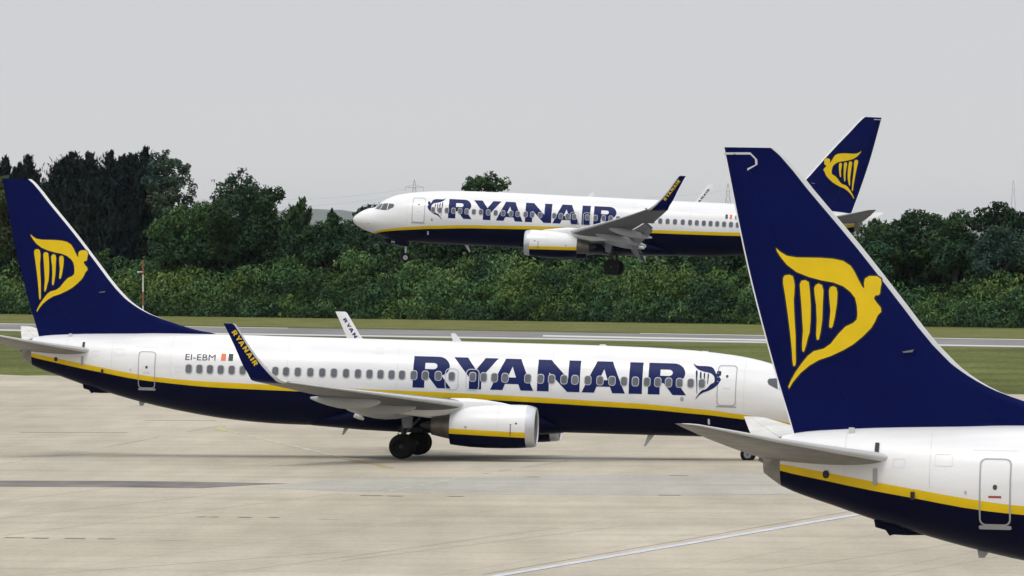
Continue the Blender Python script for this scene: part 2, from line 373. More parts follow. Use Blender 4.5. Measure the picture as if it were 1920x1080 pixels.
# ------------------------------------------------------------------ one airliner
def make_airliner(label, group, pose, flex=0.0, flaps=0.0, gear_drop=0.0, nose_dz=0.0, reg=None, fin_line=0, gear_code=False, soot=False):
    root = bpy.data.objects.new('airliner', None); COL.objects.link(root)
    root.empty_display_size = 2
    root.location = pose[0:3]; root.rotation_euler = (pose[5], pose[4], pose[3])
    tag(root, label, 'airliner', group)

    # --- fuselage: rings split at the stripe
    xs = [0.0, 0.02, 0.05, 0.1, 0.15, 0.22, 0.3, 0.4, 0.5, 0.62, 0.75, 0.95, 1.15, 1.3, 1.45, 1.6, 1.69, 1.78, 1.87, 1.96, 2.08, 2.2, 2.4, 2.6, 2.88, 3.17, 3.6, 4.04, 4.45, 4.9, 5.7, 6.7, 8, 9, 10.5, 12, 13, 15, 17, 19, 21, 23, 24.5, 25.3, 26, 27.15, 28, 28.8, 29.6, 30.5, 31.4, 32, 32.55, 33.1, 33.7, 34.3, 34.9, 35.5, 36, 36.35, 36.7, 37.0, 37.3, 37.55, 37.75]
    mb = MB(); rings = []
    nA, nB, nC = 16, 2, 10
    def half(x):
        zt, zb, zm, w = (FUS(x, k) for k in (1, 2, 3, 4)); st, sb = STR(x, 1), STR(x, 2)
        def th(z):
            q = (z - zm) / ((zt - zm) if z > zm else (zm - zb))
            return math.acos(min(1, max(-1, q)))
        t1, t2 = th(st), th(sb)
        t1 = min(t1, math.pi - 0.02); t2 = min(max(t2, t1 + 0.005), math.pi - 0.01)
        if x < 0.5: t1, t2 = math.pi - 0.02, math.pi - 0.01
        th_ = [t1 * k / nA for k in range(nA)] + [t1 + (t2 - t1) * k / nB for k in range(nB)] + [t2 + (math.pi - t2) * k / nC for k in range(nC + 1)]
        P = []
        for t in th_:
            c = math.cos(t); P.append((w * math.sin(t), zm + c * ((zt - zm) if c > 0 else (zm - zb))))
        return P
    for x in xs:
        h = half(x)
        rings.append([(x - X0, y, z) for y, z in h] + [(x - X0, -y, z) for y, z in h[-2:0:-1]])
    nh = nA + nB + nC
    def fm(i, j):
        k = j if j < nh else 2 * nh - 1 - j
        x = xs[i]
        if x >= 37.29 : return 'cone_grey'
        if x < 1.0 or k < nA: return 'white_paint'
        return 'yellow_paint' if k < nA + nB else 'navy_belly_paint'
    mb.loft(rings, fm, cap0='white_paint', cap1='dark_metal')
    fus = mb.obj('fuselage', root, smooth=28)
    # exhaust of the auxiliary power unit
    mb = MB(); mb.tube((37.7 - X0, 0, 4.42), (37.86 - X0, 0, 4.46), 0.17, 0.15, 'exhaust_metal', 14); mb.obj('exhaust_pipe', root)
    # belly fairing under the wing roots
    mb = MB(); rings = []
    for x, w, zb, zt in ((12.6, 0.9, 1.30, 1.9), (13.4, 1.6, 1.22, 2.3), (14.6, 1.93, 1.14, 2.62), (17, 2.02, 1.10, 2.7), (20, 2.02, 1.12, 2.66), (21.8, 1.85, 1.17, 2.45), (23, 1.4, 1.24, 2.1), (24.2, 0.7, 1.31, 1.8)):
        zm_ = (zt + zb) / 2
        rings.append([(x - X0, w * math.copysign(abs(math.sin(a))**0.8, math.sin(a)), zm_ + (zt - zb)/2 * math.cos(a)) for a in [2*math.pi*k/28 for k in range(28)]])
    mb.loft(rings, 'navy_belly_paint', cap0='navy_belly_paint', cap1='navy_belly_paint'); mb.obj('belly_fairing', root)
    # tail skid and small belly fittings
    mb = MB(); mb.prism([(33.5-X0, 2.53), (34.05-X0, 2.51), (34.42-X0, 2.52), (34.52-X0, 2.49), (34.62-X0, 2.63), (34.88-X0, 2.70), (34.95-X0, 3.0), (33.6-X0, 2.9)], -0.07, 0.07, 'navy_belly_paint')
    mb.obj('tail_skid', root)
    for x, z0, z1, sw, m_ in ((22.55, 1.42, 0.92, -0.22, 'light_grey_paint'), (8.55, 1.36, 0.80, 0.28, 'light_grey_paint')):
        mb = MB(); mb.prism([(x - 0.22 - X0, z0 + 0.06), (x + 0.12 - X0, z0 + 0.06), (x + 0.05 + abs(sw) - X0, z1), (x - 0.03 + abs(sw) - X0, z1)], -0.02, 0.02, m_); mb.obj('drain_mast', root)
    mb = MB(); mb.prism([(31.95-X0, 2.2), (32.3-X0, 2.25), (32.25-X0, 1.98), (32.1-X0, 1.98)], -0.03, 0.03, 'outline_grey'); mb.obj('drain_mast', root)
    # blade antennas on the roof
    mb = MB(); mb.prism([(17.35-X0, 5.3), (17.78-X0, 5.3), (17.90-X0, 5.70), (17.78-X0, 5.73), (17.68-X0, 5.70)], -0.02, 0.02, 'white_paint'); mb.obj('antenna', root)
    mb = MB(); mb.prism([(10.6-X0, 5.3), (11.1-X0, 5.3), (11.0-X0, 5.40), (10.8-X0, 5.41)], -0.05, 0.05, 'white_paint'); mb.obj('antenna', root)
    mb = MB(); mb.prism([(5.9-X0, 5.12), (6.4-X0, 5.15), (6.3-X0, 5.24), (6.05-X0, 5.23)], -0.04, 0.04, 'white_paint'); mb.obj('antenna', root)

    # --- cockpit, doors, windows, livery on both sides
    for side in (1, -1):
        S = lambda off, side=side: fus_surf(side, off)
        for q in ([(1.70,3.66),(1.99,4.02),(2.27,4.08),(2.06,3.62)], [(2.12,3.61),(2.33,4.09),(2.68,4.11),(2.60,3.60)], [(2.67,3.61),(2.75,4.11),(3.10,4.08),(3.16,3.98),(3.10,3.83)]):
            L = dense(q, 0.1)
            o = drape(flat_shape([L]), lambda u, v: (u, v), S(0.012), 0.12, 'cockpit_window', 'cockpit_glass', root)
        # passenger doors: forward and aft
        for cx, cz, w, h in ((4.98 if side > 0 else 5.02, 3.72, 0.84 if side > 0 else 0.92, 1.80), (31.72, 3.68, 0.78, 1.66)):
            mb = MB(); cols = []
            nx = 6
            for i in range(nx + 1):
                x = cx - w/2 + w*i/nx; st, sb = STR(x, 1), STR(x, 2); z0, z1 = cz - h/2, cz + h/2
                zz = [z0 + (min(max(sb, z0), z1) - z0)*k/3 for k in range(3)] + [min(max(sb, z0+0.001), z1)] + [max(st, z0 + 0.002) + (z1 - max(st, z0 + 0.002))*k/7 for k in range(8)]
                cols.append([fus_surf(side, 0.006)(x, z) for z in zz])
            mb.loft(cols, lambda i, j: 'navy_belly_paint' if j < 3 else ('yellow_paint' if j == 3 else 'white_paint'), closed=False)
            d = mb.obj('cabin_door', root, smooth=30)
            ln = 'outline_grey'
            frame_mesh('door_frame', rring(cx, cz, w + 0.03, h + 0.03, 0.16), rring(cx, cz, w - 0.05, h - 0.05, 0.13), S(0.012), ln, d)
            drape(flat_shape([rrect(cx, cz + 0.42 if cx < 10 else cz + 0.12, 0.11, 0.13, 0.05, 3)]), lambda u, v: (u, v), S(0.014), 0, 'door_window', 'registration_ink', d)
            drape(flat_shape([rrect(cx - side*0.0, cz - 0.12, 0.34, 0.05, 0.02, 2)]), lambda u, v: (u, v), S(0.014), 0, 'door_handle', 'red_paint' if soot and cx > 20 else 'joint_grey', d)
            if cx < 10:
                drape(flat_shape([rrect(cx, cz - 0.96, w + 0.1, 0.05, 0.02, 2)]), lambda u, v: (u, v), S(0.013), 0, 'door_sill', 'outline_grey', d)
            else:
                drape(flat_shape([rrect(cx, cz - h/2 - 0.06, w + 0.06, 0.10, 0.04, 2)]), lambda u, v: (u, v), S(0.013), 0, 'door_sill', 'outline_grey', d)
        # overwing exits
        for cx in EXIT_X:
            frame_mesh('emergency_exit', rring(cx, 3.66, 0.62, 0.98, 0.20), rring(cx, 3.66, 0.55, 0.91, 0.165), S(0.016), 'bright_rim', root)
        for x in WIN_X + EXIT_X:
            mb = MB(); a = rrect(x, WIN_Z, 0.335, 0.445, 0.13, 4); b = rrect(x, WIN_Z, 0.27, 0.38, 0.11, 4); n = len(a)
            A = [S(0.018)(*p) for p in a]; B = [S(0.026)(*p) for p in b]; C_ = [S(0.022)(*p) for p in b]
            mb.add(A + B, [(i, (i+1) % n, n + (i+1) % n, n + i) for i in range(n)], 'window_rim')
            mb.add(C_, [tuple(range(n))], 'window_glass')
            mb.obj('cabin_window', root, smooth=0, merge=False)
        # airline name, from x 6.82 to 19.37
        H = 1.42; kx = 12.56 / 8.87; zb = 3.235
        to2 = (lambda u, v: (19.37 - u*kx, zb + v*H)) if side > 0 else (lambda u, v: (7.25 + u*kx, zb + v*H))
        for i, (Ls, o) in enumerate(WORD):
            drape(flat_shape([[(x + o, y) for x, y in L] for L in Ls]), to2, S(0.010), 0.22, 'lettering', 'lettering_navy', root)
        # harp on the fuselage, thinner than the one on the fin
        ex, ez = (5.25, 3.06) if side > 0 else (5.66, 3.08)
        sc_x, sc_z = 1.30 / 2.71, 1.62 / 3.56
        loops = [HARP[0]] + [centroid_thin(L, 0.62) for L in HARP[1:]]
        drape(flat_shape([[(ex + (x - 34.81)*sc_x, ez + (z - 6.17)*sc_z) for x, z in L] for L in loops]), lambda u, v: (u, v), S(0.011), 0.2, 'harp_emblem', 'lettering_navy', root)
        # registration and tricolour flag
        if reg and reg[1] == side:
            t = text_shape(reg[0], 0.47)
            x_ = [v.co.x for v in t.verts]; W = max(x_) - min(x_); k_ = reg[2] / W
            f2 = (lambda u, v: (29.93 - (u - min(x_))*k_, 4.19 + v*0.86)) if side > 0 else (lambda u, v: (28.52 + (u - min(x_))*k_, 4.19 + v*0.86))
            drape(t, f2, S(0.012), 0, 'registration', 'registration_ink', root)
        if reg and reg[1] == side:
            xa = (28.27, 28.05, 27.93, 27.72) if side > 0 else (28.30, 28.12, 27.98, 27.80)
            drape(flat_shape([[(xa[1],4.20),(xa[0],4.20),(xa[0],4.52),(xa[1],4.52)]]), lambda u, v: (u, v), S(0.012), 0, 'flag_stripe', 'orange_paint', root)
            drape(flat_shape([[(xa[3],4.20),(xa[2],4.20),(xa[2],4.52),(xa[3],4.52)]]), lambda u, v: (u, v), S(0.012), 0, 'flag_stripe', 'green_paint', root)
        # small marks
        drape(flat_shape([rrect(5.78, 2.06, 0.09, 0.26, 0.02, 2)]), lambda u, v: (u, v), S(0.012), 0, 'static_port_plate', 'white_paint', root)
        drape(flat_shape([rrect(7.0 if side > 0 else 6.05, 3.06, 0.17, 0.20, 0.08, 3)]), lambda u, v: (u, v), S(0.012), 0, 'service_port', 'outline_grey', root)
        drape(flat_shape([rrect(36.08, 4.03, 0.17, 0.20, 0.08, 3)]), lambda u, v: (u, v), S(0.02), 0, 'outflow_port', 'black_paint', root)
        drape(flat_shape([rrect(34.78, 4.72, 0.11, 0.24, 0.01, 2)]), lambda u, v: (u, v), S(0.03), 0, 'stabilizer_scale', 'black_paint', root)
        drape(flat_shape([rrect(34.8, 4.0, 0.12, 0.42, 0.02, 2)]), lambda u, v: (u, v), S(0.02), 0, 'stabilizer_scale', 'outline_grey', root)
        drape(flat_shape([rrect(32.47, 3.66, 0.05, 0.07, 0.02, 2)]), lambda u, v: (u, v), S(0.02), 0, 'rivet_mark', 'outline_grey', root)
        mb = MB(); q = S(0.0)(33.83, 3.60); mb.box((q.x - 0.05, min(q.y, q.y + side*0.06), 3.44), (q.x + 0.05, max(q.y, q.y + side*0.06), 3.64), 'emblem_edge'); mb.obj('scoop', root)
        # panel joints of the skin: thin lines round the body
        for i_, (xl, z0, z1) in enumerate(((4.2, 2.55, 4.9), (13.0, 3.05, 5.3), (20.1, 3.2, 5.3), (25.2, 3.25, 5.3), (30.6, 3.45, 5.3), (33.4, 3.75, 5.2), (35.6, 4.05, 5.1))):
            drape(flat_shape([[(xl - 0.008, z0), (xl + 0.008, z0), (xl + 0.008, z1), (xl - 0.008, z1)]]), lambda u, v: (u, v), S(0.004), 0.1, 'skin_joint', 'joint_grey', root)
        mb = MB(); q = S(0)(1.35, 2.55); mb.tube(q, (q.x - 0.22, q.y + side*0.09, q.z), 0.02, 0.012, 'outline_grey', 6); mb.obj('pitot_tube', root)

    for side in (1, -1):
        for (px_, pz_, pw_, ph_) in ((33.05, 4.45, 0.45, 0.30), (31.75, 4.72, 1.1, 0.012), (30.2, 3.75, 0.3, 0.22), (34.2, 4.35, 0.3, 0.22), (9.4, 3.1, 0.3, 0.2), (21.0, 4.85, 0.35, 0.25)):
            frame_mesh('access_panel', rring(px_, pz_, pw_, ph_, min(0.03, ph_*0.3)), rring(px_, pz_, pw_ - 0.02, max(0.004, ph_ - 0.02), min(0.02, ph_*0.2)), fus_surf(side, 0.007), 'joint_grey', root)
    # --- fin: skin, leading edge, rudder, emblem on both sides
    zs = [4.85, 5.1, 5.38, 5.45, 5.51, 5.62, 5.73, 5.9, 6.05, 6.2, 6.32, 6.45, 6.6, 6.77, 6.9, 7.06, 7.34, 7.8, 8.3, 8.8, 9.3, 9.8, 10.3, 10.8, 11.23, 11.7, 12.05, 12.12, 12.2, 12.25, 12.27]
    def fin_piece(x0f, x1f, n, material, cap=True, zlist=zs):
        mb = MB(); rings = []
        for z in zlist:
            a, b = x0f(z), x1f(z)
            ts = [0.5 - 0.5*math.cos(math.pi*k/n) for k in range(n + 1)]
            X = [a + (b - a)*t for t in ts]
            rings.append([(x - X0, fin_half(x, z), z) for x in X] + [(x - X0, -fin_half(x, z), z) for x in reversed(X)])
        mb.loft(rings, material, cap0=material, cap1=material); return mb
    lew = lambda z: 0.145 if z > 6.9 else 0.145 * max(0.02, (z - 5.9))
    hinge = lambda z: fin_te(z) - 0.31*(fin_te(z) - max(fin_le(z), 33.35 - (7.34 - z)*0.83 if z < 7.34 else fin_le(z)))
    fin = fin_piece(lambda z: fin_le(z) + lew(z), lambda z: hinge(z), 24, 'navy_paint').obj('fin', root, smooth=50)
    fin_piece(lambda z: fin_le(z), lambda z: fin_le(z) + lew(z), 8, 'white_paint' if not soot else 'light_grey_paint').obj('leading_edge', fin, smooth=50)
    fin_piece(lambda z: hinge(z) + 0.004, lambda z: fin_te(z) - 0.035, 14, 'navy_paint').obj('rudder', fin, smooth=50)
    if fin_line: fin_piece(lambda z: fin_te(z) - 0.035, lambda z: fin_te(z), 3, 'white_paint').obj('trailing_edge', fin, smooth=50)
    else: fin_piece(lambda z: fin_te(z) - 0.035, lambda z: fin_te(z), 3, 'navy_paint').obj('trailing_edge', fin, smooth=50)
    for side in (1, -1):
        for L in HARP:
            drape(flat_shape([grow(L, 0.035)]), lambda u, v: (u, v), fin_surf(side, 0.008), 0.3, 'harp_outline', 'emblem_edge', fin)
        for L in HARP:
            drape(flat_shape([L]), lambda u, v: (u, v), fin_surf(side, 0.016), 0.3, 'harp_emblem', 'yellow_paint', fin)
        if fin_line:
            P = {1: [(38.90,12.11),(38.22,12.12),(38.07,11.97),(38.06,11.84),(38.29,11.71)], 2: [(38.90,12.11),(38.35,12.11)]}[fin_line]
            w_ = 0.028
            up = [(P[i][0], P[i][1] + w_) if i in (0, 1) else ((P[i][0] - w_, P[i][1]) if i in (2, 3) else (P[i][0], P[i][1] - w_)) for i in range(len(P))]
            dn = [(P[i][0], P[i][1] - w_) if i in (0, 1) else ((P[i][0] + w_, P[i][1]) if i in (2, 3) else (P[i][0], P[i][1] + w_)) for i in range(len(P))]
            drape(flat_shape([up + dn[::-1]]), lambda u, v: (u, v), fin_surf(side, 0.012), 0.3, 'hinge_line', 'bright_rim', fin)
    mb = MB(); mb.prism([(33.95-X0, 7.22), (34.25-X0, 7.16), (34.22-X0, 7.13), (34.0-X0, 7.15)], -0.275, 0.275, 'duct_grey'); mb.obj('vent', fin)
    # fillet block between fin and cone, and beacon stub
    for side in (1, -1):
        mb = MB(); mb.box((35.42-X0, side*0.42 - 0.04, 4.95), (35.56-X0, side*0.42 + 0.04, 5.22), 'light_grey_paint'); mb.obj('strobe_light', root)

    # --- tailplane
    for side in (1, -1):
        def tp(yy, f0, f1, n, zoff=0.0):
            rings = []
            for y, xl, xt, zl, T in yy:
                ts = [f0 + (f1 - f0)*(0.5 - 0.5*math.cos(math.pi*k/n)) for k in range(n + 1)]
                top = [(xl + (xt - xl)*t - X0, side*y, zl + T*naca(t) + zoff) for t in ts]
                bot = [(xl + (xt - xl)*t - X0, side*y, zl - T*naca(t) + zoff) for t in reversed(ts)]
                rings.append(top + bot)
            return rings
        YS = [(0.4, 34.0, 37.75, 4.40, 0.42), (0.95, 34.40, 37.90, 4.47, 0.38), (2.5, 35.46, 38.22, 4.66, 0.30), (4.5, 36.84, 38.64, 4.93, 0.20), (6.6, 38.26, 39.03, 5.24, 0.10),
              (6.9, 38.48, 39.08, 5.29, 0.08), (7.08, 38.70, 39.12, 5.32, 0.05), (7.15, 38.95, 39.15, 5.335, 0.02)]
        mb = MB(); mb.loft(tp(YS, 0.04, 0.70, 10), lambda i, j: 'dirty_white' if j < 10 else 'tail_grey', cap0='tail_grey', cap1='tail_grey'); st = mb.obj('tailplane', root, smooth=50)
        mb = MB(); mb.loft(tp(YS, 0.0, 0.04, 5), 'light_grey_paint', cap0='light_grey_paint', cap1='light_grey_paint'); mb.obj('leading_edge', st, smooth=60)
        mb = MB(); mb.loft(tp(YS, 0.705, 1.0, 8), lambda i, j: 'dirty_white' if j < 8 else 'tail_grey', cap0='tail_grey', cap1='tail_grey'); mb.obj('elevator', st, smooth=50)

    # --- wings
    for side in (1, -1):
        W = [(1.2, 13.9, 2.15, 21.9, 2.05, 0.95), (1.9, 14.2, 2.25, 21.8, 2.12, 0.92), (2.8, 14.95, 2.37, 21.72, 2.23, 0.82), (4.0, 15.95, 2.50, 21.65, 2.35, 0.70), (5.6, 16.95, 2.68, 21.6, 2.55, 0.57),
             (8.3, 18.38, 2.92, 22.3, 2.83, 0.45), (11.0, 19.82, 3.17, 23.0, 3.10, 0.31), (12.6, 20.68, 3.31, 23.37, 3.27, 0.25), (14.6, 21.72, 3.49, 23.87, 3.47, 0.19), (16.9, 22.95, 3.71, 24.46, 3.70, 0.14)]
        fz = lambda y: flex * (y / 17.0)**2
        def wt(y, k): return float(np.interp(y, [r[0] for r in W], [r[k] for r in W]))
        def sec(y, f0, f1, n, dz=0.0, top=True):
            xl, zl, xt, zt, T = (wt(y, k) for k in (1, 2, 3, 4, 5)); o = fz(y)
            ts = [f0 + (f1 - f0)*(0.5 - 0.5*math.cos(math.pi*k/n)) for k in range(n + 1)]
            P = lambda t, s_: (xl + (xt - xl)*t - X0, side*y, zl + (zt - zl)*t + o + s_*T*naca(t)*(1.0 if s_ > 0 else 0.85))
            return [P(t, 1) for t in ts] + [P(t, -1) for t in reversed(ts)]
        mb = MB()
        rearcut = 0.74
        segs = [([1.2, 1.9], 1.0), ([1.9, 2.8, 4.0, 5.2], rearcut), ([5.2, 5.9], rearcut), ([5.9, 7, 8.3, 9.6, 11.0, 11.6], rearcut), ([11.6, 12.6, 14.6, 16.0, 16.9], 1.0)]
        for ys, fr in segs:
            mb.loft([sec(y, 0.035, fr, 16) for y in ys], lambda i, j: 'wing_grey', cap0='wing_grey', cap1='wing_grey')
        wing = mb.obj('wing', root, smooth=40)
        mb = MB(); mb.loft([sec(y, 0.0, 0.035, 6) for y in (1.2, 1.9, 2.8, 4.0, 5.6, 8.3, 11, 12.6, 14.6, 16.9)], 'light_grey_paint'); mb.obj('leading_edge', wing, smooth=60)
        # flaps: up, or slid back and drooped
        for ys in ((1.95, 3.0, 4.2, 5.15), (5.95, 7.2, 8.6, 10.0, 11.55)):
            panels = [(rearcut + 0.004, 1.0, 0.0, 0.0, 0.0, 1.0)] if flaps == 0 else [(0, 0, 0.35, -0.06, flaps*0.75, 0.62), (0, 0, 0.80, -0.36, flaps*1.35, 0.42)]
            for (f0, f1, dx, dz, ang, ch) in panels:
                mb = MB(); rings = []
                for y in ys:
                    if flaps == 0: rings.append(sec(y, f0, f1, 8)); continue
                    xl, zl, xt, zt, T = (wt(y, k) for k in (1, 2, 3, 4, 5)); c = (xt - xl); k_ = c / 4.6
                    c2 = 0.30*c*ch*1.25; hx = xl + c*(rearcut - 0.02) + dx*k_; hz = zl + (zt - zl)*rearcut + fz(y) + dz*k_
                    n = 8; ts = [0.5 - 0.5*math.cos(math.pi*k/n) for k in range(n + 1)]
                    L = [(t*c2, 0.13*c2*naca(t)*2.2) for t in ts] + [(t*c2, -0.13*c2*naca(t)*1.4) for t in reversed(ts)]
                    rings.append([(hx + math.cos(ang)*a + math.sin(ang)*b - X0, side*y, hz - math.sin(ang)*a + math.cos(ang)*b) for a, b in L])
                mb.loft(rings, 'wing_grey' if flaps == 0 else 'flap_grey', cap0='wing_grey', cap1='wing_grey'); mb.obj('flap', wing, smooth=50)
        # canoe fairings of the flap tracks
        for y, xa, xb, dn in ((9.6, 19.8, 22.98, 0.62), (6.4, 18.6, 22.35, 0.72), (4.0, 18.8, 22.1, 0.6)):
            z_a = wt(y, 2) + fz(y) - 0.30; z_b = (wt(y, 4) + fz(y) - 0.12) if flaps == 0 else (wt(y, 4) + fz(y) - 0.12 - dn)
            mb = MB(); rings = []
            for t in (0, 0.06, 0.15, 0.3, 0.45, 0.6, 0.75, 0.88, 0.96, 1.0):
                r = 0.30 * math.sin(math.pi * min(1, max(0.02, t**0.8 * 0.96 + 0.02)))**0.7
                bend = (t**1.7 if flaps else t)
                x = xa + (xb - xa)*t; z = z_a + (z_b - z_a)*bend - 0.12*math.sin(math.pi*t)
                rings.append([(x - X0, side*y + 0.55*r*math.cos(a), z + r*math.sin(a)) for a in [2*math.pi*k/14 for k in range(14)]])
            mb.loft(rings, 'fairing_grey', cap0='fairing_grey', cap1='fairing_grey'); mb.obj('flap_track_fairing', wing, smooth=60)
        # winglet
        Z = fz(16.9)
        WL = [(16.9, 3.71, 22.95, 24.46, 0.155, 0.0), (17.12, 3.735, 23.07, 24.52, 0.15, 12), (17.30, 3.79, 23.22, 24.56, 0.14, 30), (17.44, 3.90, 23.34, 24.60, 0.13, 55), (17.53, 4.08, 23.56, 24.68, 0.12, 72),
              (17.60, 4.40, 23.88, 24.88, 0.105, 82), (17.67, 4.80, 24.22, 25.06, 0.09, 83), (17.74, 5.2, 24.54, 25.23, 0.08, 83), (17.83, 5.8, 24.93, 25.52, 0.06, 83), (17.89, 6.18, 25.18, 25.72, 0.045, 83), (17.90, 6.24, 25.28, 25.75, 0.02, 83)]
        n = 12; rings = []
        for y, z, xl, xt, T, cant in WL:
            ca, sa = math.cos(R(cant)), math.sin(R(cant)); ts = [0.5 - 0.5*math.cos(math.pi*k/n) for k in range(n + 1)]
            P = lambda t, s_: (xl + (xt - xl)*t - X0, side*(y - sa*s_*T*naca(t)), z + Z + ca*s_*T*naca(t))
            rings.append([P(t, 1) for t in ts] + [P(t, -1) for t in reversed(ts)])
        nn = len(rings[0])
        def wm(i, j):
            if j > nn - 5: return 'light_grey_paint'
            return 'white_paint' if j <= n else ('navy_paint')
        mb = MB(); mb.loft(rings, wm, cap0='wing_grey', cap1='navy_paint'); wl = mb.obj('winglet', root, smooth=50)
        def wsurf(outer, off):
            def f(x, z):
                zz = [r[1] + Z for r in WL]; y, xl, xt, T = (float(np.interp(z, zz, [r[k] for r in WL])) for k in (0, 2, 3, 4))
                h = T*naca((x - xl)/(xt - xl)) + off
                return Vector((x - X0, side*(y + (h if outer else -h)), z))
            return f
        # text along the winglet: line from A (top) to B (bottom)
        A, B = Vector((25.31, 5.93 + Z)), Vector((24.26, 4.42 + Z))
        for outer, material in ((True, 'yellow_paint'), (False, 'lettering_navy')):
            down = (side > 0) == outer         # seen with the nose to the right the word runs downwards
            D = (B - A); Ln = D.length; D.normalize(); U = Vector((-abs(D.y), 0)) ; U = Vector((D.y, -D.x))  # towards the leading edge
            if U.x > 0: U = -U
            hgt = 0.215 if outer else 0.16; k_ = Ln / 8.87
            if down: f2 = lambda u, v: tuple(A + D*(u*k_) + U*((v - 0.5)*hgt))
            else: f2 = lambda u, v: tuple(B - D*(u*k_) + U*((v - 0.5)*hgt))
            drape(flat_shape(word_thin(0.84)), f2, wsurf(outer, 0.010), 0.06, 'lettering', material, wl)
        mb = MB(); mb.tube((23.0-X0, side*16.95, 3.76 + Z), (22.86-X0, side*16.95, 3.76 + Z), 0.06, 0.03, 'bright_rim' if side > 0 else 'red_paint', 8); mb.obj('navigation_light', wing)
        mb = MB(); mb.tube((22.0-X0, side*1.9, 1.9), (21.6-X0, side*1.75, 1.75), 0.12, 0.12, 'white_paint', 8); mb.obj('wing_light', root)

        # --- engine
        yc = side * 4.83
        E = [(13.70, 1.66, 1.00, 0.93, 1.03), (14.1, 1.655, 1.01, 0.96, 1.06), (14.8, 1.65, 1.00, 0.98, 1.07), (15.6, 1.64, 0.985, 0.975, 1.05), (16.3, 1.62, 0.92, 0.93, 0.99), (16.85, 1.59, 0.80, 0.85, 0.88), (17.18, 1.56, 0.70, 0.78, 0.78)]
        def ering(x, zc, rt, rb, ry, z1=None, z2=None):
            if z1 is None:
                return [(x - X0, yc + ry*math.sin(a), zc + (rt if math.cos(a) > 0 else rb)*math.cos(a)) for a in [2*math.pi*k/40 for k in range(40)]]
            th = lambda z: math.acos(max(-1, min(1, (z - zc)/(rt if z > zc else rb))))
            t1, t2 = th(z1), th(z2); T = [t1*k/11 for k in range(11)] + [t1 + (t2-t1)*k/2 for k in range(2)] + [t2 + (math.pi - t2)*k/7 for k in range(8)]
            h = [(ry*math.sin(t), zc + (rt if math.cos(t) > 0 else rb)*math.cos(t)) for t in T]
            return [(x - X0, yc + a, b) for a, b in h] + [(x - X0, yc - a, b) for a, b in h[-2:0:-1]]
        zst = lambda x: 1.44 + (x - 13.66)*0.026
        mb = MB()
        rings = [ering(x, zc, rt, rb, ry, zst(x), zst(x) - 0.24) for x, zc, rt, rb, ry in E]
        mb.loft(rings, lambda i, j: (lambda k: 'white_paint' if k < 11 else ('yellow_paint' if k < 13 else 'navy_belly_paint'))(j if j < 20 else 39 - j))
        eng = mb.obj('engine', root, smooth=50)
        mb = MB(); mb.loft([ering(x, 1.64 + dz, r*kt, r*kb, r*ky) for x, dz, r, kt, kb, ky in ((14.3, 0, 0.80, 1, 1, 1), (13.75, 0, 0.78, 1, 1, 1), (13.45, 0.0, 0.79, 1, 1, 1.02), (13.33, 0.0, 0.82, 1, 0.98, 1.02), (13.28, 0.01, 0.865, 1, 0.96, 1.03), (13.33, 0.01, 0.92, 1, 0.94, 1.03), (13.48, 0.015, 0.97, 1, 0.935, 1.03), (13.70, 0.02, 1.0, 1.0, 0.93, 1.03))], lambda i, j: 'duct_grey' if i < 3 else 'polished_metal')
        mb.obj('inlet_lip', eng, smooth=60)
        mb = MB(); mb.loft([ering(x, 1.64, r, r, r) for x, r in ((14.28, 0.80), (14.30, 0.25), (14.1, 0.2), (13.95, 0.10), (13.88, 0.01))], 'dark_metal', cap1='dark_metal'); mb.obj('fan', eng, smooth=40)
        mb = MB(); mb.loft([ering(x, zc, r, r, r) for x, zc, r in ((17.17, 1.56, 0.72), (16.9, 1.58, 0.70), (16.7, 1.6, 0.62), (17.2, 1.6, 0.58), (17.7, 1.61, 0.49), (18.06, 1.62, 0.42), (18.05, 1.62, 0.36), (17.8, 1.62, 0.34))], 'exhaust_metal', cap1='dark_metal'); mb.obj('exhaust_nozzle', eng, smooth=50)
        mb = MB(); mb.loft([ering(x, 1.62, r, r, r) for x, r in ((17.7, 0.24), (18.2, 0.2), (18.5, 0.1), (18.62, 0.02))], 'dark_metal', cap0='dark_metal', cap1='dark_metal'); mb.obj('exhaust_cone', eng, smooth=50)
        mb = MB(); rings = []
        for x, zt, zb_, w in ((14.35, 2.63, 2.55, 0.05), (14.9, 2.74, 2.5, 0.16), (15.6, 2.84, 2.4, 0.22), (16.4, 2.90, 2.2, 0.24), (17.2, 2.88, 2.05, 0.24), (18.2, 2.55, 1.95, 0.22), (19.6, 2.5, 2.1, 0.14), (20.6, 2.4, 2.3, 0.04)):
            rings.append([(x - X0, yc + w*math.cos(a), (zt + zb_)/2 + (zt - zb_)/2*math.copysign(abs(math.sin(a))**0.6, math.sin(a)) + (fz(4.8) if x > 16 else 0)) for a in [2*math.pi*k/16 for k in range(16)]])
        mb.loft(rings, 'white_paint', cap0='white_paint', cap1='white_paint'); mb.obj('pylon', root, smooth=60)
        mb = MB(); s_ = side
        for x, z, r in ((14.35, 1.78, 0.04), (14.1, 1.84, 0.05), (16.4, 1.62, 0.035)):
            yy = yc + s_*(1.05*math.sqrt(max(0, 1 - ((z - 1.65)/1.0)**2)) + 0.0)
            mb.tube((x - X0, yy - s_*0.03, z), (x - X0, yy + s_*0.015, z), r, r, 'registration_ink', 8)
        yy = yc + s_*1.065
        mb.box((14.335 - X0, min(yy, yy + s_*0.012), 1.26), (14.365 - X0, max(yy, yy + s_*0.012), 1.76), 'registration_ink')
        mb.obj('cowl_latch', eng)
        zc_, rt_, rb_, ry_ = (float(np.interp(14.95, [e[0] for e in E], [e[k] for e in E])) for k in (1, 2, 3, 4))
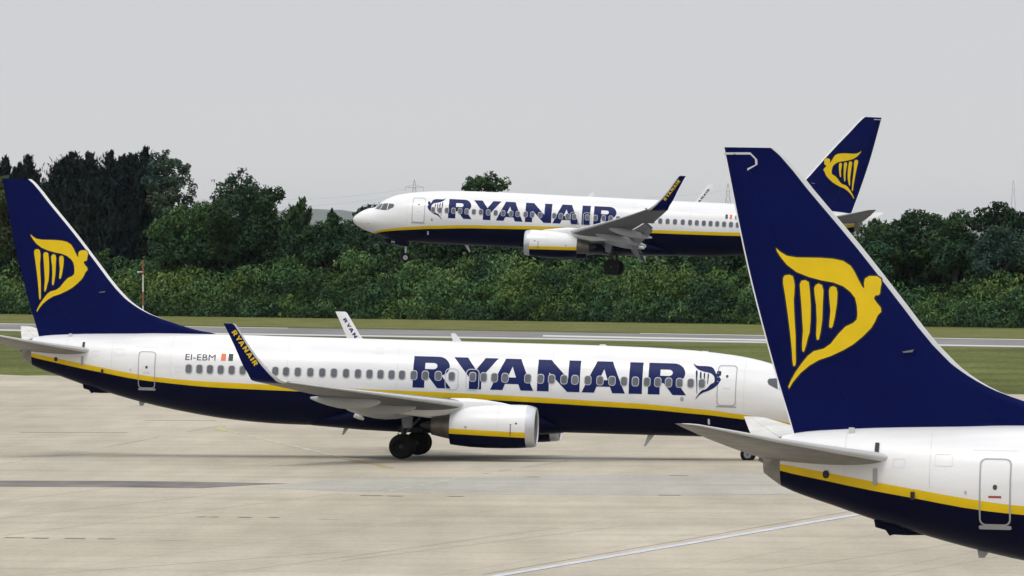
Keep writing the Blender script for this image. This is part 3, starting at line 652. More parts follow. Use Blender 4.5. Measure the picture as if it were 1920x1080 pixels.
        r0_, r1_ = (ering(14.95 + d_, zc_, rt_ + 0.004, rb_ + 0.004, ry_ + 0.004, 1.5, 1.4)[-12:] + ering(14.95 + d_, zc_, rt_ + 0.004, rb_ + 0.004, ry_ + 0.004, 1.5, 1.4)[:12] for d_ in (-0.008, 0.008))
        mb = MB(); mb.loft([r0_, r1_], 'joint_grey', closed=False); mb.obj('cowl_seam', eng)

        # --- main gear
        g = -gear_drop; ym = side * 2.86
        mb = MB(); mb.tube((19.55-X0, ym, 2.3), (19.63-X0, ym, 0.56 + g), 0.13, 0.10, 'dark_metal', 12)
        mb.tube((19.63-X0, ym - 0.55, 0.567 + g), (19.63-X0, ym + 0.55, 0.567 + g), 0.09, 0.09, 'dark_metal', 12)
        mb.tube((19.6-X0, ym, 1.1 + g*0.5), (18.9-X0, ym - side*0.3, 1.9), 0.06, 0.06, 'gear_grey', 8)
        mb.tube((19.75-X0, ym, 0.8 + g), (19.85-X0, ym, 1.15 + g*0.6), 0.04, 0.04, 'gear_grey', 8)
        gear = mb.obj('main_landing_gear', root, smooth=50)
        for dy in (-0.43, 0.43):
            mb = MB(); mb.lathe_y((19.63-X0, ym + dy, 0.567 + g), [(-0.13, 0.27), (-0.19, 0.33), (-0.21, 0.44), (-0.18, 0.52), (-0.10, 0.56), (0, 0.567), (0.10, 0.56), (0.18, 0.52), (0.21, 0.44), (0.19, 0.33), (0.13, 0.27)], 'tyre_rubber', 36)
            w_ = mb.obj('wheel', gear, smooth=60)
        for dy in (-0.43, 0.43):
            mb = MB(); mb.lathe_y((19.63-X0, ym + dy, 0.567 + g), [(-0.12, 0.02), (-0.10, 0.12), (-0.13, 0.20), (-0.15, 0.28), (0.15, 0.28), (0.13, 0.20), (0.10, 0.12), (0.12, 0.02)], 'tyre_rubber', 24); mb.obj('hub', gear, smooth=40)
        mb = MB(); mb.prism([(19.68-X0, 2.02), (19.10-X0, 1.98), (19.16-X0, 1.45 + g*0.4), (19.55-X0, 1.40 + g*0.4)], ym + side*0.52, ym + side*0.56, 'door_grey'); mb.obj('gear_door', gear)
        mb = MB(); mb.prism([(20.0-X0, 1.62), (18.9-X0, 1.62), (18.9-X0, 1.2), (20.0-X0, 1.15)], side*1.6, side*1.66, 'black_paint'); mb.obj('wheel_bay', root)
    # --- nose gear
    g = -gear_drop + nose_dz
    mb = MB(); mb.tube((4.0-X0, 0, 1.6), (4.08-X0, 0, 0.55 + g), 0.08, 0.06, 'light_grey_paint', 12)
    mb.tube((4.08-X0, -0.3, 0.523 + g), (4.08-X0, 0.3, 0.523 + g), 0.05, 0.05, 'gear_grey', 10)
    mb.tube((4.05-X0, 0, 1.1), (3.3-X0, 0, 1.5), 0.04, 0.04, 'light_grey_paint', 8)
    ng = mb.obj('nose_landing_gear', root, smooth=50)
    for dy in (-0.2, 0.2):
        mb = MB(); mb.lathe_y((4.08-X0, dy, 0.523 + g), [(-0.07, 0.16), (-0.09, 0.2), (-0.10, 0.28), (-0.07, 0.33), (0, 0.342), (0.07, 0.33), (0.10, 0.28), (0.09, 0.2), (0.07, 0.16)], 'tyre_rubber', 30)
        mb.obj('wheel', ng, smooth=60)
        mb = MB(); mb.lathe_y((4.08-X0, dy, 0.523 + g), [(-0.085, 0.01), (-0.085, 0.05), (-0.06, 0.07), (-0.05, 0.13), (-0.085, 0.15), (-0.085, 0.175), (0.085, 0.175), (0.085, 0.15), (0.05, 0.13), (0.06, 0.07), (0.085, 0.05), (0.085, 0.01)], 'rim_paint', 24)
        mb.obj('hub', ng, smooth=30)
    for side in (1, -1):
        mb = MB(); mb.prism([(2.55-X0, 1.52), (2.62-X0, 1.22), (4.15-X0, 0.98), (4.25-X0, 1.36)], side*0.40 - 0.02, side*0.40 + 0.02, 'navy_belly_paint'); gd = mb.obj('gear_door', ng)
        if gear_code:
            t = text_shape('FN', 0.22); x_ = [v.co.x for v in t.verts]
            f2 = (lambda u, v: (3.3 - (u - min(x_)), 1.20 + v)) if side > 0 else (lambda u, v: (3.0 + (u - min(x_)), 1.20 + v))
            drape(t, f2, (lambda x, z, side=side: Vector((x - X0, side*0.43, z))), 0, 'lettering', 'white_paint', gd)
    return root

# ------------------------------------------------------------------ ground, apron, runway
def noise_mat(name, c1, c2, scale, vec=(1, 1, 1), rough=0.9, extra=None, spec=0.3):
    m = bpy.data.materials.new(name); m.use_nodes = True; t = m.node_tree; b = t.nodes['Principled BSDF']
    b.inputs['Roughness'].default_value = rough; b.inputs['Specular IOR Level'].default_value = spec
    co = t.nodes.new('ShaderNodeTexCoord'); ma = t.nodes.new('ShaderNodeMapping'); ma.inputs['Scale'].default_value = vec
    n = t.nodes.new('ShaderNodeTexNoise'); n.inputs['Scale'].default_value = scale; n.inputs['Detail'].default_value = 7; n.inputs['Roughness'].default_value = 0.6
    r = t.nodes.new('ShaderNodeValToRGB'); r.color_ramp.elements[0].position = 0.35; r.color_ramp.elements[1].position = 0.65
    r.color_ramp.elements[0].color = (*c1, 1); r.color_ramp.elements[1].color = (*c2, 1)
    t.links.new(co.outputs['Object'], ma.inputs[0]); t.links.new(ma.outputs[0], n.inputs['Vector']); t.links.new(n.outputs['Fac'], r.inputs[0])
    last = r.outputs[0]
    if extra: last = extra(t, co, last)
    t.links.new(last, b.inputs['Base Color'])
    MAT[name] = m; return m
def mul_noise(t, co, last, scale, vec, lo, hi, a=0.35, bb=0.65, rot=0.0, detail=5):
    ma = t.nodes.new('ShaderNodeMapping'); ma.inputs['Scale'].default_value = vec; ma.inputs['Rotation'].default_value = (0, 0, rot)
    n = t.nodes.new('ShaderNodeTexNoise'); n.inputs['Scale'].default_value = scale; n.inputs['Detail'].default_value = detail
    r = t.nodes.new('ShaderNodeMapRange'); r.inputs['From Min'].default_value = a; r.inputs['From Max'].default_value = bb
    r.inputs['To Min'].default_value = lo; r.inputs['To Max'].default_value = hi
    s = t.nodes.new('ShaderNodeVectorMath'); s.operation = 'SCALE'
    t.links.new(co.outputs['Object'], ma.inputs[0]); t.links.new(ma.outputs[0], n.inputs['Vector']); t.links.new(n.outputs['Fac'], r.inputs['Value'])
    t.links.new(last, s.inputs[0]); t.links.new(r.outputs[0], s.inputs['Scale'])
    return s.outputs[0]
def joints(t, co, last, ang, size, width, dark):
    ma = t.nodes.new('ShaderNodeMapping'); ma.inputs['Rotation'].default_value = (0, 0, -ang)
    sp = t.nodes.new('ShaderNodeSeparateXYZ')
    t.links.new(co.outputs['Object'], ma.inputs[0]); t.links.new(ma.outputs[0], sp.inputs[0])
    prev = last
    for ax, sz, wd, dk in (('Y', size, width, dark), ('X', size * 1.0, width * 4, dark * 0.9)):
        d = t.nodes.new('ShaderNodeMath'); d.operation = 'DIVIDE'; d.inputs[1].default_value = sz
        f = t.nodes.new('ShaderNodeMath'); f.operation = 'FRACT'
        c = t.nodes.new('ShaderNodeMath'); c.operation = 'LESS_THAN'; c.inputs[1].default_value = wd / sz
        r = t.nodes.new('ShaderNodeMapRange'); r.inputs['To Min'].default_value = 1.0; r.inputs['To Max'].default_value = 1 - dk
        s = t.nodes.new('ShaderNodeVectorMath'); s.operation = 'SCALE'
        t.links.new(sp.outputs[ax], d.inputs[0]); t.links.new(d.outputs[0], f.inputs[0]); t.links.new(f.outputs[0], c.inputs[0])
        t.links.new(c.outputs[0], r.inputs['Value']); t.links.new(prev, s.inputs[0]); t.links.new(r.outputs[0], s.inputs['Scale'])
        prev = s.outputs[0]
    return prev
JANG = R(77.6)
def apron_extra(t, co, last):
    last = mul_noise(t, co, last, 0.09, (1.0, 0.30, 1), 0.91, 1.05)
    last = mul_noise(t, co, last, 0.20, (0.35, 1.0, 1), 0.93, 1.04, rot=0.03)
    last = mul_noise(t, co, last, 0.5, (1.2, 0.10, 1), 0.93, 1.05, rot=-0.2)
    last = mul_noise(t, co, last, 5.0, (1, 0.25, 1), 0.94, 1.04)
    last = joints(t, co, last, JANG, 6.1, 0.09, 0.17)
    return last
noise_mat('concrete', (0.405, 0.357, 0.276), (0.475, 0.425, 0.34), 0.05, (1.4, 0.5, 1), extra=apron_extra)
noise_mat('grey_concrete', (0.380, 0.358, 0.312), (0.418, 0.396, 0.350), 0.1, (1, 0.5, 1), extra=apron_extra)
noise_mat('grass', (0.078, 0.096, 0.022), (0.125, 0.136, 0.040), 0.16, (1, 0.35, 1),
          spec=0.05, extra=lambda t, co, l: mul_noise(t, co, mul_noise(t, co, mul_noise(t, co, l, 2.2, (1, 0.22, 1), 0.78, 1.22), 0.02, (1, 1, 1), 0.82, 1.12), 0.25, (0.5, 0.25, 1), 0.85, 1.12))
noise_mat('dry_grass', (0.11, 0.12, 0.034), (0.155, 0.157, 0.052), 0.2, (1, 0.3, 1), spec=0.05,
          extra=lambda t, co, l: mul_noise(t, co, l, 2.0, (1, 0.25, 1), 0.85, 1.15))
noise_mat('asphalt', (0.165, 0.158, 0.158), (0.235, 0.225, 0.22), 0.08, (1, 0.3, 1), extra=lambda t, co, l: mul_noise(t, co, l, 0.35, (0.25, 1.2, 1), 0.8, 1.1, rot=0.3))
noise_mat('runway_paint', (0.52, 0.52, 0.50), (0.62, 0.62, 0.60), 0.5)
noise_mat('apron_white_paint', (0.50, 0.52, 0.56), (0.60, 0.62, 0.66), 0.9, extra=lambda t, co, l: mul_noise(t, co, l, 3, (1, 0.5, 1), 0.85, 1.05))
noise_mat('faded_paint', (0.46, 0.44, 0.33), (0.55, 0.54, 0.47), 1.2)
noise_mat('faded_yellow', (0.45, 0.42, 0.14), (0.47, 0.43, 0.25), 1.2)
noise_mat('dark_streak', (0.13, 0.122, 0.115), (0.20, 0.185, 0.17), 0.5, (1, 0.3, 1), extra=lambda t, co, l: mul_noise(t, co, l, 0.3, (1, 0.6, 1), 0.8, 1.15))
noise_mat('stain_and_shade', (0.33, 0.315, 0.265), (0.38, 0.36, 0.31), 0.5, (1, 0.3, 1))  # worn marks and joints, also the painted shade under the standing airliner
noise_mat('faded_brown', (0.30, 0.255, 0.13), (0.36, 0.31, 0.20), 1.2)
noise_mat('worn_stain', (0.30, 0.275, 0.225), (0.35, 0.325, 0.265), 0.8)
noise_mat('hill_woods', (0.035, 0.055, 0.035), (0.06, 0.075, 0.045), 0.004)

def sheet(name, pts, z, m, kind='structure', label=None, cat=None, group=None):
    me = bpy.data.meshes.new(name)
    me.from_pydata([(p[0], p[1], 0) for p in pts], [], [tuple(range(len(pts)))]); me.materials.append(MAT[m])
    o = link(name, me); o.location.z = z
    bm = bmesh.new(); bm.from_mesh(me); bmesh.ops.recalc_face_normals(bm, faces=bm.faces)
    if bm.faces and bm.faces[0].normal.z < 0: bmesh.ops.reverse_faces(bm, faces=bm.faces)
    bmesh.ops.triangulate(bm, faces=bm.faces[:]); bm.to_mesh(me); bm.free()
    return tag(o, label, cat, group, kind)
HB = 65000
def ground():
    c = [-HB, -40000, -20000, -8000, -3000, -1500, -800, -400, -200, -100, 0, 100, 200, 300, 400, 500, 600, 700, 800, 900, 1000, 1100, 1200, 1400, 1800, 2500, 4000, 8000, 16000, 26000, 42000, HB]
    me = bpy.data.meshes.new('ground'); n = len(c)
    me.from_pydata([(x, y, 0) for y in c for x in c], [], [(j*n + i, j*n + i + 1, (j+1)*n + i + 1, (j+1)*n + i) for j in range(n - 1) for i in range(n - 1)])
    me.materials.append(MAT['grass']); tag(link('ground', me), kind='structure')
ground()
def linepts(a, b, ext0, ext1):
    a, b = Vector(a[:2]), Vector(b[:2]); d = (b - a).normalized()
    return a - d*ext0, b + d*ext1
# apron: everything this side of its far edge
e0, e1 = linepts(G(0, 703), G(1900, 740), 60, 60)
wob = []
rnd = random.Random(4)
for k in range(121):
    p = e0.lerp(e1, k/120); wob.append((p.x, p.y + rnd.uniform(-2.2, 2.2)))
sheet('apron', [(-400, -60), (400, -60), (400, e1.y - 60), (e1.x, e1.y)] + [(p[0], p[1]) for p in reversed(wob[1:-1])] + [(e0.x, e0.y), (-400, e0.y + 60)], 0.004, 'concrete')
def band(name, near, far, z, m, ext=80):
    n0, n1 = linepts(G(*near[0]), G(*near[1]), ext, ext); f0, f1 = linepts(G(*far[0]), G(*far[1]), ext, ext)
    return sheet(name, [n0, n1, f1, f0], z, m)
band('runway', ((0, 621), (1920, 652)), ((0, 606.5), (1920, 636.5)), 0.004, 'asphalt')
band('grass_verge', ((0, 604.5), (1920, 634.5)), ((0, 586), (1920, 618)), 0.008, 'dry_grass')
band('runway_edge_line', ((0, 619.6), (1920, 650.6)), ((0, 617.8), (1920, 648.6)), 0.008, 'runway_paint')
sheet('runway_marking', [G(1018, 631.0), G(1560, 641.5), G(1560, 638.8), G(1018, 628.4)], 0.008, 'runway_paint')
sheet('runway_marking', [G(0, 607.2), G(540, 615.6), G(540, 614.9), G(0, 606.4)], 0.008, 'runway_paint')
sheet('runway_marking', [G(1200, 625.6), G(1920, 637.2), G(1920, 636.2), G(1200, 624.8)], 0.008, 'runway_paint')
sheet('bounce_paving', [G(430, 716), G(1310, 733), G(1800, 742), G(1765, 676), G(1490, 676), G(1485, 700), G(1330, 690), G(1310, 668), G(640, 660), G(430, 672)], 0.010, 'asphalt')  # added hidden paving, neutralises green bounce light on the flying airliner
# greyer slab row, dark patches, stains, worn markings
sheet('concrete_patch', [G(470, 914), G(640, 898), G(900, 893), G(1300, 889), G(1600, 884), G(1600, 926), G(1280, 929), G(900, 927), G(640, 921)], 0.008, 'grey_concrete')
sheet('dark_patch', [G(-80, 901.5), G(200, 902), G(360, 903.5), G(450, 905.5), G(540, 907), G(470, 910), G(380, 915.5), G(250, 914), G(120, 913), G(-80, 912)], 0.012, 'dark_streak')  # long brown-grey streak, darker than the slabs, tapering to the right
def strip(name, pts, w, z, m, **k):
    """a painted line w metres wide along ground points"""
    P = [Vector(p[:2]) for p in pts]; L = []; Rr = []
    for i, p in enumerate(P):
        d = (P[min(i+1, len(P)-1)] - P[max(i-1, 0)]).normalized(); n = Vector((-d.y, d.x)) * (w/2)
        L.append(p + n); Rr.append(p - n)
    return sheet(name, L + Rr[::-1], z, m, **k)
strip('apron_line', [G(905, 1085), G(1610, 965)], 0.42, 0.016, 'apron_white_paint')
strip('apron_line', [G(905, 1077.5), G(1602, 957.8)], 0.035, 0.012, 'dark_streak')
# worn lead-in lines, broken into dashes of uneven length
def dashes(a, b, n, w, m, z=0.012, seed=1, keep=0.75):
    rr = random.Random(seed); a, b = G(*a), G(*b); t = 0.0
    while t < 1:
        l = rr.uniform(0.4, 1.6) / n
        if rr.random() < keep: strip('worn_line', [a.lerp(b, t), a.lerp(b, min(1, t + l*0.9))], w*rr.uniform(0.6, 1.1), z, m)
        t += l
dashes((428, 808), (655, 861), 16, 0.24, 'faded_paint', seed=3, keep=0.9)
strip('worn_line', [G(404, 803), G(421, 808)], 0.3, 0.012, 'faded_yellow')
strip('worn_line', [G(420, 798), G(412, 803), G(424, 809)], 0.22, 0.016, 'faded_yellow')
dashes((0, 870), (170, 844), 10, 0.2, 'faded_paint', seed=5, keep=0.8)
dashes((170, 844), (420, 797), 14, 0.10, 'stain_and_shade', seed=6, keep=0.8)
dashes((730, 921), (872, 894), 9, 0.14, 'faded_paint', seed=7, keep=0.8)
dashes((872, 894), (1100, 858), 9, 0.10, 'stain_and_shade', seed=8, keep=0.6)
strip('worn_line', [G(185, 855.2), G(232, 855.4)], 0.9, 0.012, 'faded_yellow')
strip('worn_line', [G(232, 855.0), G(300, 855.4)], 0.35, 0.012, 'faded_paint')
strip('worn_line', [G(295, 1013), G(350, 1013.5)], 0.3, 0.012, 'faded_paint')
strip('worn_line', [G(598, 974), G(640, 974.5)], 0.3, 0.012, 'faded_paint')
strip('oil_stain', [G(655, 862), G(712, 872), G(730, 878)], 0.45, 0.012, 'faded_brown')
sheet('dark_patch', [G(640, 856), G(760, 853), G(900, 853), G(1060, 855.5), G(1180, 858.5), G(1320, 861), G(1150, 863.5), G(980, 866), G(820, 865), G(700, 861)], 0.012, 'stain_and_shade')  # shade under the standing airliner painted in, together with oil stains
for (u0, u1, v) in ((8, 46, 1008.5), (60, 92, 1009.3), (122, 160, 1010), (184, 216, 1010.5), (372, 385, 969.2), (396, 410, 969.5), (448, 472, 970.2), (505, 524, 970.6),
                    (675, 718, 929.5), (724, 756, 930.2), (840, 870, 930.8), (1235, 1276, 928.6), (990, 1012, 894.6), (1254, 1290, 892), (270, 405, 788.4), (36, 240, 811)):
    strip('oil_stain', [G(u0, v), G((u0+u1)/2, v + 0.2), G(u1, v + 0.3)], 0.55 if v > 860 else 0.5, 0.020, 'stain_and_shade' if v == 811 else 'worn_stain')
# thin straight sealed joints that show darker than the slab grid
for (a, b) in (((-40, 1010), (640, 925)), ((-40, 945), (210, 915)), ((-20, 975), (420, 925)), ((40, 1080), (640, 1035)), ((380, 1080), (1050, 990)), ((640, 1052), (1180, 985)), ((1400, 1075), (1920, 1002)), ((1640, 1086), (1920, 1035))):
    strip('sealed_joint', [G(*a), G(*b)], 0.055, 0.008, 'stain_and_shade')
# far hills
def hills():
    D = 56000.0; mb = MB(); prof = [(-900, 420), (100, 418), (430, 412), (520, 396), (575, 391.5), (592, 391), (610, 393.5), (640, 393), (668, 398), (700, 404), (760, 412), (900, 420), (1300, 424), (1900, 428), (2700, 432)]
    rings = []
    us = np.linspace(-900, 2700, 160); rr = random.Random(2)
    for u in us:
        v = float(np.interp(u, [p[0] for p in prof], [p[1] for p in prof])) + rr.uniform(-0.5, 0.5)
        c = at(u, v, D); top = c.z
        rings.append([(c.x, D - 2600, -0.5), (c.x, D - 1600, top*0.55), (c.x, D - 500, top*0.9), (c.x, D, top), (c.x, D + 700, top*0.8), (c.x, D + 1800, -0.5)])
    mb.loft(rings, 'hill_woods', closed=False)
    tag(mb.obj('hills', None, smooth=60), kind='structure')
hills()

# ------------------------------------------------------------------ the three airliners
GRP = 'white and navy airliners with yellow stripes'
AIR = [
 ('airliner parked nearest at lower right, only its tail and navy fin in view', GRP, (25.9066, 227.575, 0.03, 2.9975, -0.0117, 0.0075), dict(fin_line=1, soot=True)),
 ('whole white and navy airliner on the concrete apron, nose hidden by a tail fin', GRP, (-3.0184, 416.4214, 0.02, 3.0233, -0.0231, -0.0064), dict(reg=('EI-EBM', 1, 1.40), nose_dz=0.05)),
 ('white and navy airliner in the air before the trees, wheels and flaps lowered', GRP, (5.938, 674.0281, 7.6807, -0.0824, 0.046, -0.0126), dict(flex=0.72, flaps=R(34), gear_drop=0.36, reg=('EI-', -1, 0.62), fin_line=2, gear_code=True))]
for lb, gr, ps, kw in AIR: make_airliner(lb, gr, ps, **kw)

# ------------------------------------------------------------------ foliage
def leaf_mat(name, cols, rough=0.7):
    m = bpy.data.materials.new(name); m.use_nodes = True; t = m.node_tree; b = t.nodes['Principled BSDF']
    b.inputs['Roughness'].default_value = rough; b.inputs['Specular IOR Level'].default_value = 0.15
    a = t.nodes.new('ShaderNodeAttribute'); a.attribute_name = 'tint'
    r = t.nodes.new('ShaderNodeValToRGB'); e = r.color_ramp.elements
    e[0].position = 0; e[0].color = (*cols[0], 1); e[1].position = 1; e[1].color = (*cols[-1], 1)
    for k in range(1, len(cols) - 1):
        q = e.new(k / (len(cols) - 1)); q.color = (*cols[k], 1)
    t.links.new(a.outputs['Fac'], r.inputs[0])
    co = t.nodes.new('ShaderNodeTexCoord'); n = t.nodes.new('ShaderNodeTexNoise'); n.inputs['Scale'].default_value = 0.16; n.inputs['Detail'].default_value = 2
    q = t.nodes.new('ShaderNodeValToRGB'); q.color_ramp.elements[0].position = 0.38; q.color_ramp.elements[1].position = 0.62
    q.color_ramp.elements[0].color = (0.82, 0.97, 1.2, 1); q.color_ramp.elements[1].color = (1.16, 1.03, 0.82, 1)
    mu = t.nodes.new('ShaderNodeVectorMath'); mu.operation = 'MULTIPLY'
    t.links.new(co.outputs['Object'], n.inputs['Vector']); t.links.new(n.outputs['Fac'], q.inputs[0])
    t.links.new(r.outputs[0], mu.inputs[0]); t.links.new(q.outputs[0], mu.inputs[1]); t.links.new(mu.outputs[0], b.inputs['Base Color'])
    MAT[name] = m
leaf_mat('leaves_bush', [(0.013, 0.034, 0.015), (0.034, 0.080, 0.028), (0.062, 0.128, 0.038), (0.098, 0.172, 0.048), (0.14, 0.21, 0.066)])
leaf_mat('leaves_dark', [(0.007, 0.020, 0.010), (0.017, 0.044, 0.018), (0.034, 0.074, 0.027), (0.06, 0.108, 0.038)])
leaf_mat('leaves_blue', [(0.012, 0.028, 0.020), (0.024, 0.052, 0.035), (0.042, 0.078, 0.050), (0.07, 0.105, 0.068)])
leaf_mat('leaves_yellowish', [(0.035, 0.045, 0.015), (0.06, 0.075, 0.022), (0.09, 0.105, 0.03)])
leaf_mat('needles_cypress', [(0.004, 0.008, 0.009), (0.007, 0.014, 0.014), (0.013, 0.022, 0.020)])
mat('bark', (0.05, 0.042, 0.034), 0.9, var=0.3, vscale=2)

def leaf_mesh(name, cen, nor, size, tint, material, aspect=0.7, seed=0, up=None):
    rg = np.random.default_rng(seed); n = len(cen)
    nor = nor / (np.linalg.norm(nor, axis=1, keepdims=True) + 1e-9)
    t = rg.normal(size=(n, 3)) if up is None else up + 0.35 * rg.normal(size=(n, 3))
    t -= nor * np.sum(t * nor, axis=1, keepdims=True); t /= (np.linalg.norm(t, axis=1, keepdims=True) + 1e-9)
    b = np.cross(nor, t); s = size[:, None]
    # pointed leaf clump: a diamond of four points
    V = np.empty((n, 4, 3)); V[:, 0] = cen + t*s; V[:, 1] = cen + b*s*aspect*0.5 + nor*s*0.12; V[:, 2] = cen - t*s*0.8; V[:, 3] = cen - b*s*aspect*0.5 + nor*s*0.12
    me = bpy.data.meshes.new(name)
    me.vertices.add(4*n); me.vertices.foreach_set('co', V.reshape(-1))
    me.loops.add(4*n); me.loops.foreach_set('vertex_index', np.arange(4*n, dtype=np.int32))
    me.polygons.add(n); me.polygons.foreach_set('loop_start', np.arange(0, 4*n, 4, dtype=np.int32))
    try: me.polygons.foreach_set('loop_total', np.full(n, 4, dtype=np.int32))
    except Exception: pass
    at_ = me.attributes.new('tint', 'FLOAT', 'POINT'); at_.data.foreach_set('value', np.repeat(np.clip(tint, 0, 1), 4).astype(np.float32))
    me.update(calc_edges=True); me.validate()
    me.materials.append(MAT[material]); return me

def blob_leaves(blobs, dens, size, seed, flat=0.9, tvar=0.11, lower=-0.6, lk=1.0, big=1.0):
    """leaf clumps on lumpy shells; blobs = (x,y,z,r,tint)"""
    rg = np.random.default_rng(seed); C = []; Nn = []; T = []; S = []
    for (x, y, z, r, tn) in blobs:
        # secondary lumps on the blob make the surface uneven
        nl = max(6, int(15 * lk * (r / 2.0)**1.3)); d = rg.normal(size=(nl, 3)); d /= np.linalg.norm(d, axis=1, keepdims=True)
        lump = np.array([x, y, z]) + d * r * 0.66 * np.array([1, 1, flat]); lr = r * big * rg.uniform(0.28, 0.50, nl); lt = tn + rg.normal(0, tvar, nl)
        for q in range(nl):
            k = int(dens * lr[q]**2 * 9)
            e = rg.normal(size=(k, 3)); e /= np.linalg.norm(e, axis=1, keepdims=True)
            e = e[e[:, 2] > lower]; k = len(e)
            rad = lr[q] * (0.72 + 0.42 * rg.random(k)**0.8)
            C.append(lump[q] + e * rad[:, None]); Nn.append(e + 0.42 * rg.normal(size=(k, 3))); T.append(lt[q] + rg.normal(0, 0.10, k)); S.append(size * rg.uniform(0.6, 1.35, k))
    return np.concatenate(C), np.concatenate(Nn), np.concatenate(S), np.concatenate(T)

def treeD(u): return 1132.0 - 0.0645 * u

def trunk_mesh(base, top, r, seed, limbs):
    mb = MB(); rr = random.Random(seed); b, t = Vector(base), Vector(top)
    P = [b.lerp(t, k/5) + Vector((rr.uniform(-0.15, 0.15), rr.uniform(-0.15, 0.15), 0))*(1 if 0 < k < 5 else 0) for k in range(6)]
    for k in range(5): mb.tube(P[k], P[k+1], r*(1 - 0.16*k), r*(1 - 0.16*(k+1)), 'bark', 9)
    for c in limbs:
        a = b.lerp(t, rr.uniform(0.35, 0.8)); c = Vector(c); m_ = a.lerp(c, 0.5) + Vector((0, 0, (c - a).length*0.12))
        mb.tube(a, m_, r*0.4, r*0.26, 'bark', 7); mb.tube(m_, c, r*0.26, r*0.08, 'bark', 7)
    return mb

def broadleaf(label, uvr, D, material, tint, seed, dens=13.0, size=0.27, name='broadleaf_tree', group='trees behind the thicket', tvar=0.09):
    rr = random.Random(seed); s = FPX / D; blobs = []
    for (u, v, r) in uvr:
        c = at(u, v, D); rm = r / s
        blobs.append((c.x, D + rr.uniform(-1, 1)*rm*0.9, c.z, rm, tint + rr.uniform(-0.12, 0.12)))
        if rm > 1.0:
            blobs.append((c.x + rr.uniform(-0.4, 0.4)*rm, D + rr.uniform(0.8, 1.6)*rm, c.z - 0.15*rm, rm*0.85, tint))
    cx = sum(b[0]*b[3] for b in blobs)/sum(b[3] for b in blobs)
    top = max(b[2] for b in blobs)
    root = bpy.data.objects.new(name, None); COL.objects.link(root); root.location = (cx, D, 0)
    tag(root, label, 'tree', group)
    umin, umax = min(p[0] for p in uvr), max(p[0] for p in uvr)
    for k in range(max(2, int((umax - umin)/28))):
        c = at(umin + (umax - umin)*(k + 0.5)/max(2, int((umax - umin)/28)), 474, D); blobs.append((c.x, D - 0.5, c.z, 26/s, tint + rr.uniform(-0.1, 0.1)))
    loc = [(b[0]-cx, b[1]-D, b[2], b[3], b[4]) for b in blobs]
    C, Nn, S, T = blob_leaves(loc, dens, size, seed, tvar=tvar, lk=0.8, big=1.1)
    link('crown', leaf_mesh('crown', C, Nn, S, T, material, 0.8, seed), root)
    big = sorted(loc, key=lambda b: -b[3])[:7]
    trunk_mesh((0, 0, 0), (0, 0, top*0.72), 0.45, seed, [b[:3] for b in big]).obj('trunk', root, smooth=60)
    return root

def conifer(label, tip, halfw, vbase, D, seed, lean=0.0, name='conifer_tree', material='needles_cypress', spread=1.0, group='tall dark conifers'):
    """columnar cypress: many upright sprays, ragged leaning top"""
    s = FPX / D; c = at(tip[0], tip[1], D); H = c.z; Rm = halfw * 1.45 / s; rg = np.random.default_rng(seed); rr = random.Random(seed)
    root = bpy.data.objects.new(name, None); COL.objects.link(root); root.location = (c.x, D, 0); tag(root, label, 'tree', group)
    spires = [(0.0, 0.0, H, 1.0)] + [(rr.uniform(-0.55, 0.55)*Rm, rr.uniform(-0.4, 0.2)*Rm, H*rr.uniform(0.90, 0.985), rr.uniform(0.45, 0.7)) for _ in range(3)] + [(rr.uniform(-0.9, 0.9)*Rm, rr.uniform(-0.9, 0.3)*Rm, H*rr.uniform(0.74, 0.96), rr.uniform(0.35, 0.75)) for _ in range(11)]
    C = []; Nn = []; T = []; S = []; UP = []
    for (dx, dy, h, k) in spires:
        nb = int(330 * k * (Rm/2.0 + 0.6)); m = 9
        t = rg.random(nb)**0.9; z = h - t*(h - 0.8)
        prof = Rm*k*(0.01 + 0.99*np.clip((h - z)/(0.33*H), 0, 1)**0.8)*rg.uniform(0.45, 1.4, nb)
        prof = np.where((rg.random(nb) < 0.16) & (h - z < 0.35*H), prof*1.35 + 0.45, prof)
        a = rg.random(nb)*2*np.pi; ln = lean*np.clip((z - 0.8*h)/(0.2*h), 0, 1)**2
        sh = rg.normal(0.5, 0.22, nb)
        for j in range(m):
            f = (j + 0.6)/m; q = 0.45 + 0.55*f; g_ = rg.normal(0, 0.05, (nb, 3))
            p = np.stack([dx + prof*q*np.cos(a) + ln, dy + prof*q*np.sin(a), z + 0.9*(f**2)*(0.4 + prof*0.35)], 1) + g_
            C.append(p); Nn.append(np.stack([np.cos(a), np.sin(a), np.full(nb, 0.3)], 1) + 0.5*rg.normal(size=(nb, 3)))
            UP.append(np.stack([0.6*np.cos(a), 0.6*np.sin(a), np.full(nb, 1.3)], 1)); T.append(sh + rg.normal(0, 0.1, nb)); S.append(rg.uniform(0.30, 0.62, nb)*spread*(1.15 - 0.5*f))
    C = np.concatenate(C); link('crown', leaf_mesh('crown', C, np.concatenate(Nn), np.concatenate(S), np.concatenate(T), material, 0.55, seed, up=np.concatenate(UP)), root)
    trunk_mesh((0, 0, 0), (0, 0, H*0.9), 0.35, seed, []).obj('trunk', root, smooth=60)
    return root

